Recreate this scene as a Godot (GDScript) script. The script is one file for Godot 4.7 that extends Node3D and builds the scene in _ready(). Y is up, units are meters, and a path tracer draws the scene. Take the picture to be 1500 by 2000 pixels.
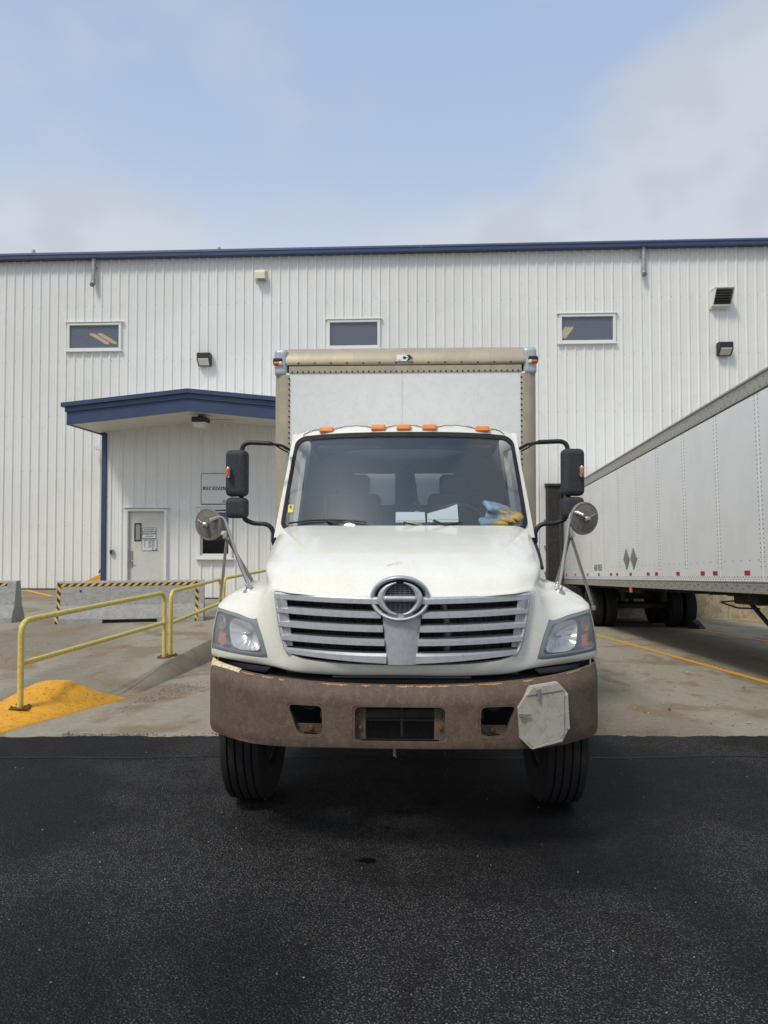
extends Node3D
# A parked white box truck in front of a steel warehouse with a receiving entrance and a dock ramp.
# Metres, y up, -z away from the camera. The building's wall stands at z = WALL, the ramp falls from z = HINGE.

const WALL := -20.7
const VEST := -18.13
const HINGE := -6.07
const FALL := 0.05

var M := {}
var taken := {}
var rng := RandomNumberGenerator.new()
var truck: Node3D

# ---------------------------------------------------------------- mesh builder
class MB:
	var st := SurfaceTool.new()
	var group := -1

	func _init() -> void:
		st.begin(Mesh.PRIMITIVE_TRIANGLES)
		st.set_smooth_group(-1)

	func smooth(g: int) -> MB:
		group = g
		st.set_smooth_group(g)
		return self

	func tri(a: Vector3, b: Vector3, c: Vector3) -> void:
		st.add_vertex(a)
		st.add_vertex(b)
		st.add_vertex(c)

	func quad(a: Vector3, b: Vector3, c: Vector3, d: Vector3) -> void:
		tri(a, b, c)
		tri(a, c, d)

	func poly(p: Array, inside: Vector3) -> void:
		var mid := Vector3.ZERO
		for q in p:
			mid += q
		mid /= p.size()
		var n: Vector3 = (p[0] - p[2]).cross(p[0] - p[1])
		var flip := n.dot(mid - inside) < 0.0
		for i in range(1, p.size() - 1):
			if flip:
				tri(p[0], p[i + 1], p[i])
			else:
				tri(p[0], p[i], p[i + 1])

	# box with chamfered edges
	func box(c: Vector3, s: Vector3, b := 0.0, r := Basis.IDENTITY) -> MB:
		var h := s * 0.5
		b = minf(b, minf(h.x, minf(h.y, h.z)) * 0.9)
		var pt := func(sx: int, sy: int, sz: int, k: int) -> Vector3:
			var v := Vector3(sx * (h.x - b), sy * (h.y - b), sz * (h.z - b))
			v[k] = [sx, sy, sz][k] * h[k]
			return c + r * v
		for k in 3:
			for s1 in [-1, 1]:
				var q := []
				for w in [[-1, -1], [-1, 1], [1, 1], [1, -1]]:
					var e := [0, 0, 0]
					e[k] = s1
					e[(k + 1) % 3] = w[0]
					e[(k + 2) % 3] = w[1]
					q.append(pt.call(e[0], e[1], e[2], k))
				poly(q, c)
		if b > 0.0:
			for k in 3:
				for s1 in [-1, 1]:
					for s2 in [-1, 1]:
						var q := []
						for w in [[-1, 1], [1, 1], [1, 2], [-1, 2]]:
							var e := [0, 0, 0]
							e[k] = w[0]
							e[(k + 1) % 3] = s1
							e[(k + 2) % 3] = s2
							q.append(pt.call(e[0], e[1], e[2], (k + w[1]) % 3))
						poly(q, c)
			for sx in [-1, 1]:
				for sy in [-1, 1]:
					for sz in [-1, 1]:
						poly([pt.call(sx, sy, sz, 0), pt.call(sx, sy, sz, 1), pt.call(sx, sy, sz, 2)], c)
		return self

	# box with round edges
	func rounded(c: Vector3, s: Vector3, r: float, bs := Basis.IDENTITY) -> MB:
		var h := s * 0.5
		r = minf(r, minf(h.x, minf(h.y, h.z)))
		var co := []
		for k in 3:
			var f := maxf(-h[k] + r, minf(0.0, -h[k] + 1.2 * r))
			co.append([-h[k], -h[k] + 0.3 * r, -h[k] + 0.65 * r, -h[k] + r, f, -f, h[k] - r, h[k] - 0.65 * r, h[k] - 0.3 * r, h[k]])
		var inner := h - Vector3.ONE * r
		smooth(1)
		for k in 3:
			for sg in [-1, 1]:
				var g := []
				for i in 10:
					var row := []
					for j in 10:
						var v := Vector3.ZERO
						v[k] = sg * h[k]
						v[(k + 1) % 3] = co[(k + 1) % 3][i]
						v[(k + 2) % 3] = co[(k + 2) % 3][j]
						var q := v.clamp(-inner, inner)
						row.append(c + bs * (q + (v - q).normalized() * r))
					g.append(row)
				for i in 9:
					for j in 9:
						if g[i][j].distance_to(g[i + 1][j]) < 1e-6 or g[i][j].distance_to(g[i][j + 1]) < 1e-6:
							continue
						if sg > 0:
							quad(g[i][j], g[i][j + 1], g[i + 1][j + 1], g[i + 1][j])
						else:
							quad(g[i][j], g[i + 1][j], g[i + 1][j + 1], g[i][j + 1])
		return self

	func tube(path: Array, rad, sides := 10, g := 1) -> MB:
		var n := path.size()
		var ring := []
		var up := Vector3.UP
		for i in n:
			var t: Vector3 = (path[mini(i + 1, n - 1)] - path[maxi(i - 1, 0)]).normalized()
			if i == 0 and absf(t.dot(up)) > 0.9:
				up = Vector3.RIGHT
			var s := up.cross(t).normalized()
			up = t.cross(s).normalized()
			var r: float = rad[i] if rad is Array else rad
			var row := []
			for k in sides:
				var a := TAU * k / sides
				row.append(path[i] + (s * cos(a) + up * sin(a)) * r)
			ring.append(row)
		smooth(g)
		for i in n - 1:
			for k in sides:
				var m := (k + 1) % sides
				quad(ring[i][k], ring[i][m], ring[i + 1][m], ring[i + 1][k])
		smooth(-1)
		poly(ring[0], path[1])
		poly(ring[n - 1], path[n - 2])
		return self

	# profile of (radius, along) turned round the y axis of f; every profile segment is its own smooth band unless soft
	func lathe(prof: Array, f: Transform3D, sides := 24, soft := false) -> MB:
		for i in prof.size() - 1:
			smooth(1 if soft else i + 1)
			var a: Vector2 = prof[i]
			var b: Vector2 = prof[i + 1]
			for k in sides:
				var t0 := TAU * k / sides
				var t1 := TAU * (k + 1) / sides
				var p := [f * Vector3(cos(t0) * a.x, a.y, sin(t0) * a.x), f * Vector3(cos(t1) * a.x, a.y, sin(t1) * a.x), f * Vector3(cos(t1) * b.x, b.y, sin(t1) * b.x), f * Vector3(cos(t0) * b.x, b.y, sin(t0) * b.x)]
				if a.x < 1e-5:
					tri(p[0], p[2], p[3])
				elif b.x < 1e-5:
					tri(p[0], p[1], p[2])
				else:
					quad(p[0], p[1], p[2], p[3])
		return self

	func grid(g: Array, flip := false, sg := 1) -> MB:
		smooth(sg)
		for i in g.size() - 1:
			for j in g[i].size() - 1:
				if flip:
					quad(g[i][j], g[i + 1][j], g[i + 1][j + 1], g[i][j + 1])
				else:
					quad(g[i][j], g[i][j + 1], g[i + 1][j + 1], g[i + 1][j])
		return self

	# a flat outline extruded from z0 to z1 in the frame f
	func prism(pl: PackedVector2Array, z0: float, z1: float, f := Transform3D.IDENTITY) -> MB:
		smooth(-1)
		var ix := Geometry2D.triangulate_polygon(pl)
		var mid := Vector2.ZERO
		for p in pl:
			mid += p / pl.size()
		var cc := f * Vector3(mid.x, mid.y, (z0 + z1) * 0.5)
		for t in range(0, ix.size(), 3):
			for z in [z0, z1]:
				poly([f * Vector3(pl[ix[t]].x, pl[ix[t]].y, z), f * Vector3(pl[ix[t + 1]].x, pl[ix[t + 1]].y, z), f * Vector3(pl[ix[t + 2]].x, pl[ix[t + 2]].y, z)], f * Vector3((pl[ix[t]].x + pl[ix[t + 1]].x) * 0.5, pl[ix[t]].y, (z0 + z1) * 0.5))
		var cw := Geometry2D.is_polygon_clockwise(pl)
		for i in pl.size():
			var a := pl[i]
			var b := pl[(i + 1) % pl.size()]
			var q := [f * Vector3(a.x, a.y, z0), f * Vector3(b.x, b.y, z0), f * Vector3(b.x, b.y, z1), f * Vector3(a.x, a.y, z1)]
			if cw:
				quad(q[0], q[1], q[2], q[3])
			else:
				quad(q[0], q[3], q[2], q[1])
		return self

	# an outline with holes, cut on a grid of cells and laid on a curved surface by place(Vector2); back is the thickness
	func sheet(outline: PackedVector2Array, holes: Array, cell: Vector2, place: Callable, back: Vector3, flip := false) -> MB:
		var lo := outline[0]
		var hi := outline[0]
		for p in outline:
			lo = lo.min(p)
			hi = hi.max(p)
		smooth(1)
		var nx := int(ceil((hi.x - lo.x) / cell.x))
		var ny := int(ceil((hi.y - lo.y) / cell.y))
		for i in nx:
			for j in ny:
				var a := lo + Vector2(i * cell.x, j * cell.y)
				var b := (a + cell).min(hi)
				var pieces: Array = Geometry2D.intersect_polygons(PackedVector2Array([a, Vector2(b.x, a.y), b, Vector2(a.x, b.y)]), outline)
				for hole in holes:
					var left := []
					for p in pieces:
						left.append_array(Geometry2D.clip_polygons(p, hole))
					pieces = left
				for p in pieces:
					var ix := Geometry2D.triangulate_polygon(p)
					for t in range(0, ix.size(), 3):
						var q := [p[ix[t]], p[ix[t + 1]], p[ix[t + 2]]]
						if ((q[1] - q[0]).cross(q[2] - q[0]) > 0.0) != flip:
							q.reverse()
						tri(place.call(q[0]), place.call(q[1]), place.call(q[2]))
						if back != Vector3.ZERO:
							smooth(2)
							tri(place.call(q[2]) + back, place.call(q[1]) + back, place.call(q[0]) + back)
							smooth(1)
		if back != Vector3.ZERO:
			smooth(3)
			for ring in [outline] + holes:
				for i in ring.size():
					var a: Vector2 = ring[i]
					var b: Vector2 = ring[(i + 1) % ring.size()]
					var n := maxi(1, int(absf(b.x - a.x) / cell.x))
					for k in n:
						var p: Vector3 = place.call(a.lerp(b, float(k) / n))
						var q: Vector3 = place.call(a.lerp(b, float(k + 1) / n))
						quad(p, q, q + back, p + back)
		return self

	func done() -> ArrayMesh:
		st.generate_normals()
		return st.commit()


func mb() -> MB:
	return MB.new()


func numbered(n: String) -> String:
	taken[n] = taken.get(n, -1) + 1
	return n if taken[n] == 0 else "%s_%03d" % [n, taken[n]]


func tag(o: Node, label: String, category := "", group := "") -> Node:
	o.set_meta("label", label)
	if category:
		o.set_meta("category", category)
	if group:
		o.set_meta("group", group)
	return o


func thing(called: String, label: String, category: String, at := Vector3.ZERO, group := "") -> Node3D:
	var o := Node3D.new()
	o.name = numbered(called)
	add_child(o)
	o.position = at
	tag(o, label, category, group)
	return o


func obj(called: String, m, mat, parent: Node = null) -> MeshInstance3D:
	var o := MeshInstance3D.new()
	o.mesh = m.done() if m is MB else m
	o.material_override = mat if mat is Material else M[mat]
	if parent == null:
		o.name = numbered(called)
		add_child(o)
	else:
		o.name = called
		parent.add_child(o, true)
	return o


func setting(called: String, m, mat) -> MeshInstance3D:
	var o := obj(called, m, mat)
	o.set_meta("kind", "structure")
	return o


func stuff(o: Node) -> Node:
	o.set_meta("kind", "stuff")
	return o


func words(text: String, height: float, mat, parent: Node, at: Vector3, turn := Basis.IDENTITY, squeeze := 1.0, bold := true, called := "lettering") -> MeshInstance3D:
	var f := SystemFont.new()
	f.font_names = PackedStringArray(["Droid Sans"])
	f.font_weight = 700 if bold else 400
	var t := TextMesh.new()
	t.text = text
	t.font = f
	t.font_size = 64
	t.pixel_size = height / 46.0
	t.depth = 0.003
	t.curve_step = 4.0
	var o := obj(called, t, mat, parent)
	o.transform = Transform3D(turn * Basis.from_scale(Vector3(squeeze, 1, 1)), at)
	return o


func arc(a: Vector3, b: Vector3, c: Vector3, n := 6) -> Array:
	var r := []
	for i in n + 1:
		var t := float(i) / n
		r.append(a.lerp(b, t).lerp(b.lerp(c, t), t))
	return r


# a polyline whose corners are rounded by r
func bent(p: Array, r: float, n := 6) -> Array:
	var out := [p[0]]
	for i in range(1, p.size() - 1):
		var a: Vector3 = p[i] + (p[i - 1] - p[i]).limit_length(r)
		var b: Vector3 = p[i] + (p[i + 1] - p[i]).limit_length(r)
		out.append_array(arc(a, p[i], b, n))
	out.append(p[-1])
	return out


func round_rect(lo: Vector2, hi: Vector2, r: float, n := 4) -> PackedVector2Array:
	var out := PackedVector2Array()
	for c in [[hi.x - r, hi.y - r, 0], [lo.x + r, hi.y - r, 1], [lo.x + r, lo.y + r, 2], [hi.x - r, lo.y + r, 3]]:
		for k in n + 1:
			var a: float = PI / 2 * (c[2] + float(k) / n)
			out.append(Vector2(c[0] + cos(a) * r, c[1] + sin(a) * r))
	return out


func ground(z: float) -> float:
	return minf(0.0, (z - HINGE) * FALL)


# ---------------------------------------------------------------- textures and materials
# layer: [frequency, stretch x, stretch y, low, high, colour, strength, cellular]
func texture(size: int, base: Color, layers: Array, sd := 1) -> ImageTexture:
	var n := size * size
	var r := PackedFloat32Array()
	var g := PackedFloat32Array()
	var b := PackedFloat32Array()
	for a in [r, g, b]:
		a.resize(n)
	r.fill(base.r)
	g.fill(base.g)
	b.fill(base.b)
	for l in layers:
		var data := noise_bytes(size, l[0], l[1], l[2], sd, l.size() > 7 and l[7], 1 if l.size() > 8 else 4)
		sd += 7
		var table := PackedFloat32Array()
		for k in 256:
			table.append(smoothstep(l[3], l[4], k / 255.0) * l[6])
		var c: Color = l[5]
		for i in n:
			var t := table[data[i]]
			if t > 0.0:
				r[i] += (c.r - r[i]) * t
				g[i] += (c.g - g[i]) * t
				b[i] += (c.b - b[i]) * t
	var out := PackedByteArray()
	out.resize(n * 3)
	for i in n:
		out[i * 3] = int(clampf(r[i], 0, 1) * 255)
		out[i * 3 + 1] = int(clampf(g[i], 0, 1) * 255)
		out[i * 3 + 2] = int(clampf(b[i], 0, 1) * 255)
	return ImageTexture.create_from_image(Image.create_from_data(size, size, false, Image.FORMAT_RGB8, out))


func noise_bytes(size: int, freq: float, sx: int, sy: int, sd: int, cells := false, octaves := 4) -> PackedByteArray:
	var f := FastNoiseLite.new()
	f.seed = sd
	f.frequency = freq
	f.noise_type = FastNoiseLite.TYPE_CELLULAR if cells else FastNoiseLite.TYPE_SIMPLEX_SMOOTH
	f.fractal_type = FastNoiseLite.FRACTAL_NONE if cells else FastNoiseLite.FRACTAL_FBM
	f.fractal_octaves = octaves
	var im := f.get_seamless_image(size / sx, size / sy, false, false, 0.012 if freq > 0.04 else 0.1)
	im.resize(size, size, Image.INTERPOLATE_CUBIC)
	im.convert(Image.FORMAT_L8)
	return im.get_data()


func relief(size: int, freq: float, sd: int, cells := false) -> ImageTexture:
	return ImageTexture.create_from_image(Image.create_from_data(size, size, false, Image.FORMAT_L8, noise_bytes(size, freq, 1, 1, sd, cells)))


func c8(r: int, g: int, b: int) -> Color:
	return Color8(r, g, b)


func mat(called: String, color: Color, rough: float, metal := 0.0, tex: Texture2D = null, scale := 1.0, world := false) -> StandardMaterial3D:
	var m := StandardMaterial3D.new()
	m.resource_name = called
	m.albedo_color = color
	m.roughness = rough
	m.metallic = metal
	if tex:
		m.albedo_texture = tex
		m.uv1_triplanar = true
		m.uv1_world_triplanar = world
		m.uv1_triplanar_sharpness = 6.0
		m.uv1_scale = Vector3.ONE * scale
	M[called] = m
	return m


func bump(m: StandardMaterial3D, t: Texture2D, cm: float) -> void:
	m.heightmap_enabled = true
	m.heightmap_texture = t
	m.heightmap_scale = cm


func over(m: StandardMaterial3D, t: Texture2D, scale: float, world := true) -> void:
	m.detail_enabled = true
	m.detail_albedo = t
	m.detail_blend_mode = BaseMaterial3D.BLEND_MODE_MUL
	m.detail_uv_layer = BaseMaterial3D.DETAIL_UV_2
	m.uv2_triplanar = true
	m.uv2_world_triplanar = world
	m.uv2_scale = Vector3.ONE * scale


func glass(called: String, color: Color, a: float, rough := 0.02) -> StandardMaterial3D:
	var m := mat(called, Color(color.r, color.g, color.b, a), rough)
	m.transparency = BaseMaterial3D.TRANSPARENCY_ALPHA
	return m


func materials() -> void:
	var white := Color.WHITE
	var grit := relief(512, 0.09, 11)
	var fine := relief(512, 0.25, 12)
	var m: StandardMaterial3D
	# ground
	m = mat("asphalt", white, 0.74, 0.0, texture(1024, c8(20, 21, 23), [
		[0.04, 1, 1, 0.55, 0.8, c8(34, 34, 36), 0.8],
		[0.09, 1, 1, 0.52, 0.72, c8(50, 50, 52), 0.9, false, 1],
		[0.11, 1, 1, 0.68, 0.8, c8(96, 93, 88), 0.85, false, 1],
		[0.13, 1, 1, 0.82, 0.89, c8(160, 154, 142), 0.7, false, 1],
		[0.02, 1, 1, 0.5, 0.75, c8(24, 25, 28), 0.6]], 3), 0.7, true)
	m.metallic_specular = 0.36
	bump(m, relief(1024, 0.10, 5), 0.9)
	over(m, texture(512, c8(255, 255, 255), [[0.006, 1, 1, 0.36, 0.7, c8(138, 143, 154), 1.0], [0.012, 1, 1, 0.5, 0.78, c8(168, 170, 176), 0.7], [0.03, 1, 1, 0.55, 0.8, c8(196, 192, 186), 0.6]], 31), 0.13)
	mat("tar", c8(20, 20, 22), 0.6)
	mat("oil", c8(14, 13, 12), 0.3)
	m = mat("asphalt_fresh", white, 0.6, 0.0, texture(512, c8(36, 37, 41), [[0.12, 1, 1, 0.5, 0.8, c8(54, 55, 59), 0.8, false, 1], [0.02, 1, 1, 0.4, 0.7, c8(30, 31, 35), 0.6]], 6), 0.9, true)
	bump(m, fine, 0.25)
	var slab := texture(1024, c8(152, 145, 128), [
		[0.01, 1, 1, 0.42, 0.66, c8(159, 151, 133), 0.9],
		[0.03, 1, 1, 0.5, 0.75, c8(138, 132, 119), 0.6],
		[0.12, 1, 1, 0.55, 0.8, c8(127, 121, 109), 0.4],
		[0.3, 1, 1, 0.62, 0.8, c8(100, 95, 86), 0.55],
		[0.2, 1, 1, 0.82, 0.88, c8(74, 70, 64), 0.8]], 41)
	var worn := texture(512, white, [[0.008, 1, 4, 0.45, 0.7, c8(222, 218, 212), 0.9], [0.014, 1, 1, 0.55, 0.75, c8(222, 208, 188), 0.9], [0.04, 1, 2, 0.6, 0.85, c8(214, 190, 164), 0.7]], 51)
	m = mat("concrete", white, 0.85, 0.0, slab, 0.45, true)
	bump(m, grit, 0.15)
	over(m, worn, 0.085)
	m = mat("kerb_concrete", c8(225, 228, 226), 0.88, 0.0, slab, 0.7, true)
	bump(m, grit, 0.3)
	m = mat("barrier_concrete", white, 0.85, 0.0, texture(512, c8(163, 163, 158), [[0.012, 1, 1, 0.4, 0.7, c8(150, 150, 147), 0.8], [0.05, 2, 1, 0.55, 0.8, c8(138, 136, 132), 0.6], [0.25, 1, 1, 0.74, 0.82, c8(92, 90, 86), 0.7]], 61), 0.8)
	bump(m, grit, 0.12)
	m = mat("foundation_concrete", white, 0.9, 0.0, texture(512, c8(172, 158, 130), [[0.012, 1, 1, 0.4, 0.7, c8(150, 136, 112), 0.9], [0.06, 1, 4, 0.5, 0.8, c8(120, 108, 92), 0.5]], 65), 0.5, true)
	m = mat("kerb_yellow", white, 0.62, 0.0, texture(512, c8(228, 166, 36), [[0.015, 1, 1, 0.45, 0.7, c8(216, 152, 34), 0.8], [0.2, 1, 1, 0.7, 0.8, c8(128, 92, 36), 0.85], [0.05, 1, 1, 0.74, 0.8, c8(120, 100, 66), 0.8]], 71), 0.9, true)
	bump(m, grit, 0.2)
	m = mat("line_yellow", white, 0.75, 0.0, texture(512, c8(214, 158, 46), [[0.1, 1, 1, 0.55, 0.8, c8(186, 142, 62), 0.8], [0.2, 1, 1, 0.76, 0.84, c8(140, 128, 104), 0.9]], 75), 1.3, true)
	m = mat("earth", c8(120, 112, 96), 0.95)
	m = mat("stone", white, 0.9)
	m.vertex_color_use_as_albedo = true
	# building
	m = mat("siding", white, 0.42, 0.0, texture(512, c8(228, 229, 226), [[0.006, 1, 1, 0.45, 0.7, c8(224, 225, 221), 0.8], [0.04, 1, 1, 0.6, 0.85, c8(221, 220, 213), 0.5]], 81), 0.12, true)
	mat("siding_trim", c8(226, 226, 221), 0.4)
	mat("trim_blue", white, 0.42, 0.0, texture(256, c8(54, 70, 103), [[0.02, 1, 1, 0.45, 0.7, c8(50, 66, 97), 0.8], [0.1, 1, 1, 0.6, 0.85, c8(62, 78, 109), 0.5]], 85), 0.5, true)
	mat("soffit", c8(222, 220, 212), 0.6)
	mat("roof_metal", c8(200, 202, 204), 0.45, 0.2)
	mat("window_frame", c8(228, 228, 226), 0.4)
	glass("window_glass", c8(122, 130, 148), 0.42)  # grey-blue film colour stands in for the reflected sky
	glass("dark_glass", c8(20, 22, 26), 0.25)
	mat("interior", c8(128, 134, 150), 0.9)
	mat("interior_dark", c8(186, 186, 182), 0.9)
	m = mat("fluorescent", c8(250, 236, 170), 0.5)
	m.emission_enabled = true
	m.emission = Color(1.0, 0.88, 0.5)
	m.emission_energy_multiplier = 0.9
	mat("door_paint", white, 0.45, 0.0, texture(256, c8(206, 206, 199), [[0.02, 1, 1, 0.45, 0.7, c8(200, 199, 191), 0.7], [0.3, 1, 1, 0.78, 0.85, c8(170, 166, 154), 0.5]], 91), 0.6)
	mat("bronze", c8(50, 48, 47), 0.5, 0.3)
	mat("lamp_lens", c8(196, 194, 186), 0.25)
	mat("cream_plastic", c8(222, 216, 196), 0.5)
	mat("steel_grey", c8(150, 152, 154), 0.45, 0.5)
	mat("galvanised", white, 0.5, 0.35, texture(256, c8(168, 170, 174), [[0.03, 1, 1, 0.4, 0.7, c8(150, 152, 158), 0.8], [0.15, 1, 1, 0.6, 0.8, c8(188, 190, 194), 0.5]], 95), 1.5)
	mat("sign_white", c8(216, 218, 216), 0.45)
	mat("ink_black", c8(22, 22, 24), 0.6)
	mat("ink_red", c8(176, 40, 44), 0.6)
	mat("ink_pink", c8(206, 150, 156), 0.6)
	mat("ink_blue", c8(60, 66, 110), 0.6)
	m = mat("rail_yellow", white, 0.42, 0.0, texture(512, c8(222, 203, 114), [[0.02, 1, 1, 0.42, 0.7, c8(210, 192, 104), 0.8], [0.12, 1, 1, 0.6, 0.8, c8(200, 182, 104), 0.5], [0.07, 1, 1, 0.77, 0.8, c8(86, 62, 36), 0.95], [0.25, 1, 1, 0.79, 0.83, c8(96, 66, 38), 0.9]], 101), 1.6)
	mat("plate_rust", white, 0.85, 0.0, texture(256, c8(104, 72, 48), [[0.05, 1, 1, 0.5, 0.65, c8(138, 108, 62), 0.6], [0.1, 1, 1, 0.55, 0.75, c8(86, 52, 32), 0.8]], 105), 3.0)
	mat("implement_yellow", c8(224, 158, 34), 0.5)
	mat("black_rubber", white, 0.85, 0.0, texture(256, c8(38, 38, 41), [[0.02, 1, 1, 0.4, 0.7, c8(32, 32, 34), 0.8], [0.06, 1, 1, 0.55, 0.8, c8(56, 55, 54), 0.5]], 111), 2.0)
	mat("seal_fabric", white, 0.9, 0.0, texture(256, c8(40, 41, 44), [[0.03, 1, 1, 0.45, 0.7, c8(56, 54, 50), 0.8], [0.1, 1, 1, 0.6, 0.8, c8(112, 98, 70), 0.5]], 115), 0.8)
	# truck
	m = mat("truck_paint", white, 0.3, 0.0, texture(1024, c8(238, 237, 226), [[0.006, 1, 1, 0.45, 0.7, c8(236, 233, 218), 0.8], [0.05, 1, 1, 0.68, 0.9, c8(228, 220, 196), 0.35], [0.11, 1, 1, 0.83, 0.87, c8(170, 152, 118), 0.8], [0.2, 1, 1, 0.84, 0.88, c8(108, 92, 70), 0.9]], 121), 0.8)
	m.clearcoat_enabled = true
	m.clearcoat = 0.6
	m.clearcoat_roughness = 0.08
	mat("cab_white", c8(226, 225, 216), 0.4)
	m = mat("rusty_steel", white, 0.78, 0.0, texture(1024, c8(101, 85, 72), [
		[0.006, 1, 1, 0.4, 0.65, c8(92, 77, 65), 0.9],
		[0.02, 1, 1, 0.5, 0.75, c8(112, 95, 80), 0.7],
		[0.06, 1, 1, 0.58, 0.8, c8(82, 64, 52), 0.6],
		[0.03, 1, 4, 0.6, 0.85, c8(116, 100, 86), 0.4],
		[0.012, 1, 1, 0.78, 0.88, c8(132, 82, 54), 0.45],
		[0.25, 1, 1, 0.66, 0.8, c8(66, 50, 42), 0.6], [0.09, 1, 1, 0.8, 0.85, c8(46, 34, 28), 0.8]], 131), 0.9)
	m.vertex_color_use_as_albedo = true
	bump(m, grit, 0.08)
	m = mat("rust_edge", white, 0.85, 0.0, texture(256, c8(176, 124, 84), [[0.06, 1, 1, 0.45, 0.65, c8(206, 172, 126), 0.7], [0.12, 1, 1, 0.45, 0.7, c8(136, 88, 58), 0.8]], 135), 3.0)
	mat("bumper_paint", white, 0.55, 0.0, texture(256, c8(218, 206, 168), [[0.06, 1, 1, 0.6, 0.75, c8(158, 110, 70), 0.8]], 137), 2.0)
	m = mat("holder_paint", white, 0.6, 0.0, texture(512, c8(176, 173, 160), [[0.012, 1, 1, 0.42, 0.7, c8(165, 162, 150), 0.8], [0.02, 1, 1, 0.66, 0.85, c8(146, 140, 124), 0.6], [0.09, 1, 1, 0.80, 0.85, c8(66, 58, 50), 0.9]], 141), 1.9)
	m = mat("silver_plastic", white, 0.4, 0.45, texture(512, c8(196, 198, 202), [[0.02, 1, 1, 0.4, 0.7, c8(186, 188, 192), 0.8], [0.1, 1, 1, 0.6, 0.85, c8(172, 172, 174), 0.4], [0.25, 1, 1, 0.78, 0.84, c8(104, 98, 90), 0.7]], 145), 2.0)
	mat("chrome_worn", white, 0.24, 0.85, texture(256, c8(206, 207, 210), [[0.05, 1, 1, 0.45, 0.75, c8(180, 180, 182), 0.8]], 147), 3.0)
	m = mat("stainless_dull", white, 0.55, 0.3, texture(256, c8(142, 137, 130), [[0.04, 1, 1, 0.42, 0.7, c8(128, 122, 114), 0.8], [0.2, 1, 1, 0.7, 0.8, c8(98, 88, 76), 0.6]], 149), 4.0)
	mat("stainless", c8(186, 184, 180), 0.28, 0.85)
	m = mat("mirror_shell", white, 0.72, 0.0, texture(512, c8(52, 53, 58), [[0.03, 1, 1, 0.42, 0.68, c8(43, 44, 48), 0.9], [0.1, 1, 1, 0.6, 0.8, c8(66, 66, 70), 0.6]], 151), 2.5)
	mat("black_plastic", c8(30, 31, 34), 0.5)
	mat("grille_mesh", c8(46, 48, 52), 0.7)
	mat("radiator_core", c8(112, 113, 114), 0.6, 0.3)
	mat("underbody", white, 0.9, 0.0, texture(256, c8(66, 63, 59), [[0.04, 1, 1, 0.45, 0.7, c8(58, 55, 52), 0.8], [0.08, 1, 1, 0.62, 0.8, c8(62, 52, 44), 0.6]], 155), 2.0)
	mat("tyre", white, 0.85, 0.0, texture(256, c8(33, 32, 32), [[0.03, 1, 1, 0.4, 0.7, c8(38, 37, 36), 0.8], [0.2, 1, 1, 0.72, 0.82, c8(54, 51, 47), 0.5]], 157), 2.0)
	mat("rim_white", c8(196, 194, 188), 0.5, 0.1)
	glass("windscreen_glass", c8(104, 126, 138), 0.08)
	glass("lamp_cover", c8(176, 180, 183), 0.30, 0.05)
	mat("lamp_housing", c8(128, 133, 139), 0.5)
	mat("reflector", c8(238, 239, 240), 0.2, 0.45)
	mat("amber_lens", c8(208, 108, 54), 0.35)
	m = mat("marker_amber", c8(240, 134, 30), 0.3)
	m.clearcoat_enabled = true
	m = mat("lamp_red_amber", c8(158, 118, 102), 0.35)
	m = mat("weathered_aluminium", white, 0.5, 0.25, texture(512, c8(174, 164, 142), [[0.012, 1, 1, 0.4, 0.7, c8(186, 174, 149), 0.8], [0.03, 1, 8, 0.5, 0.85, c8(166, 158, 142), 0.6], [0.25, 1, 1, 0.8, 0.86, c8(130, 120, 102), 0.6]], 161), 0.8)
	mat("cast_aluminium", white, 0.5, 0.45, texture(256, c8(184, 188, 194), [[0.04, 1, 1, 0.45, 0.7, c8(170, 175, 182), 0.8]], 163), 3.0)
	m = mat("box_panel", white, 0.32, 0.0, texture(1024, c8(230, 232, 229), [[0.012, 1, 1, 0.45, 0.7, c8(226, 228, 224), 0.8], [0.1, 1, 3, 0.74, 0.84, c8(206, 206, 198), 0.6], [0.16, 1, 2, 0.82, 0.87, c8(164, 162, 150), 0.8]], 167), 0.55)
	mat("dirt_dark", c8(56, 52, 47), 0.8)
	mat("dash", c8(40, 41, 43), 0.75)
	mat("seat_cloth", c8(34, 35, 38), 0.95)
	mat("cab_trim", c8(66, 68, 70), 0.9)
	mat("paper", c8(206, 222, 224), 0.8)
	mat("glove_leather", c8(178, 154, 84), 0.9)
	mat("glove_cloth", c8(128, 152, 176), 0.9)
	mat("hi_vis", c8(204, 206, 62), 0.8)
	mat("sticker_yellow", c8(226, 214, 74), 0.5)
	mat("wire", c8(140, 132, 118), 0.6)
	# trailer
	m = mat("trailer_panel", white, 0.2, 0.0, texture(512, c8(232, 233, 231), [[0.006, 1, 1, 0.42, 0.7, c8(228, 229, 226), 0.8], [0.2, 1, 1, 0.86, 0.9, c8(180, 176, 166), 0.6]], 171), 0.4)
	mat("trailer_rail", white, 0.45, 0.4, texture(256, c8(176, 174, 166), [[0.04, 1, 1, 0.42, 0.7, c8(160, 157, 148), 0.8]], 173), 1.0)
	mat("placard", c8(134, 134, 130), 0.5, 0.3)
	# striped hazard tape: diagonal print in yellow and black
	var im := Image.create(128, 32, false, Image.FORMAT_RGB8)
	for y in 32:
		for x in 128:
			im.set_pixel(x, y, c8(30, 29, 27) if (x + y) % 64 < 32 else c8(214, 172, 62))
	m = StandardMaterial3D.new()
	m.resource_name = "hazard_tape"
	m.albedo_texture = ImageTexture.create_from_image(im)
	m.roughness = 0.5
	M["hazard_tape"] = m


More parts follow.
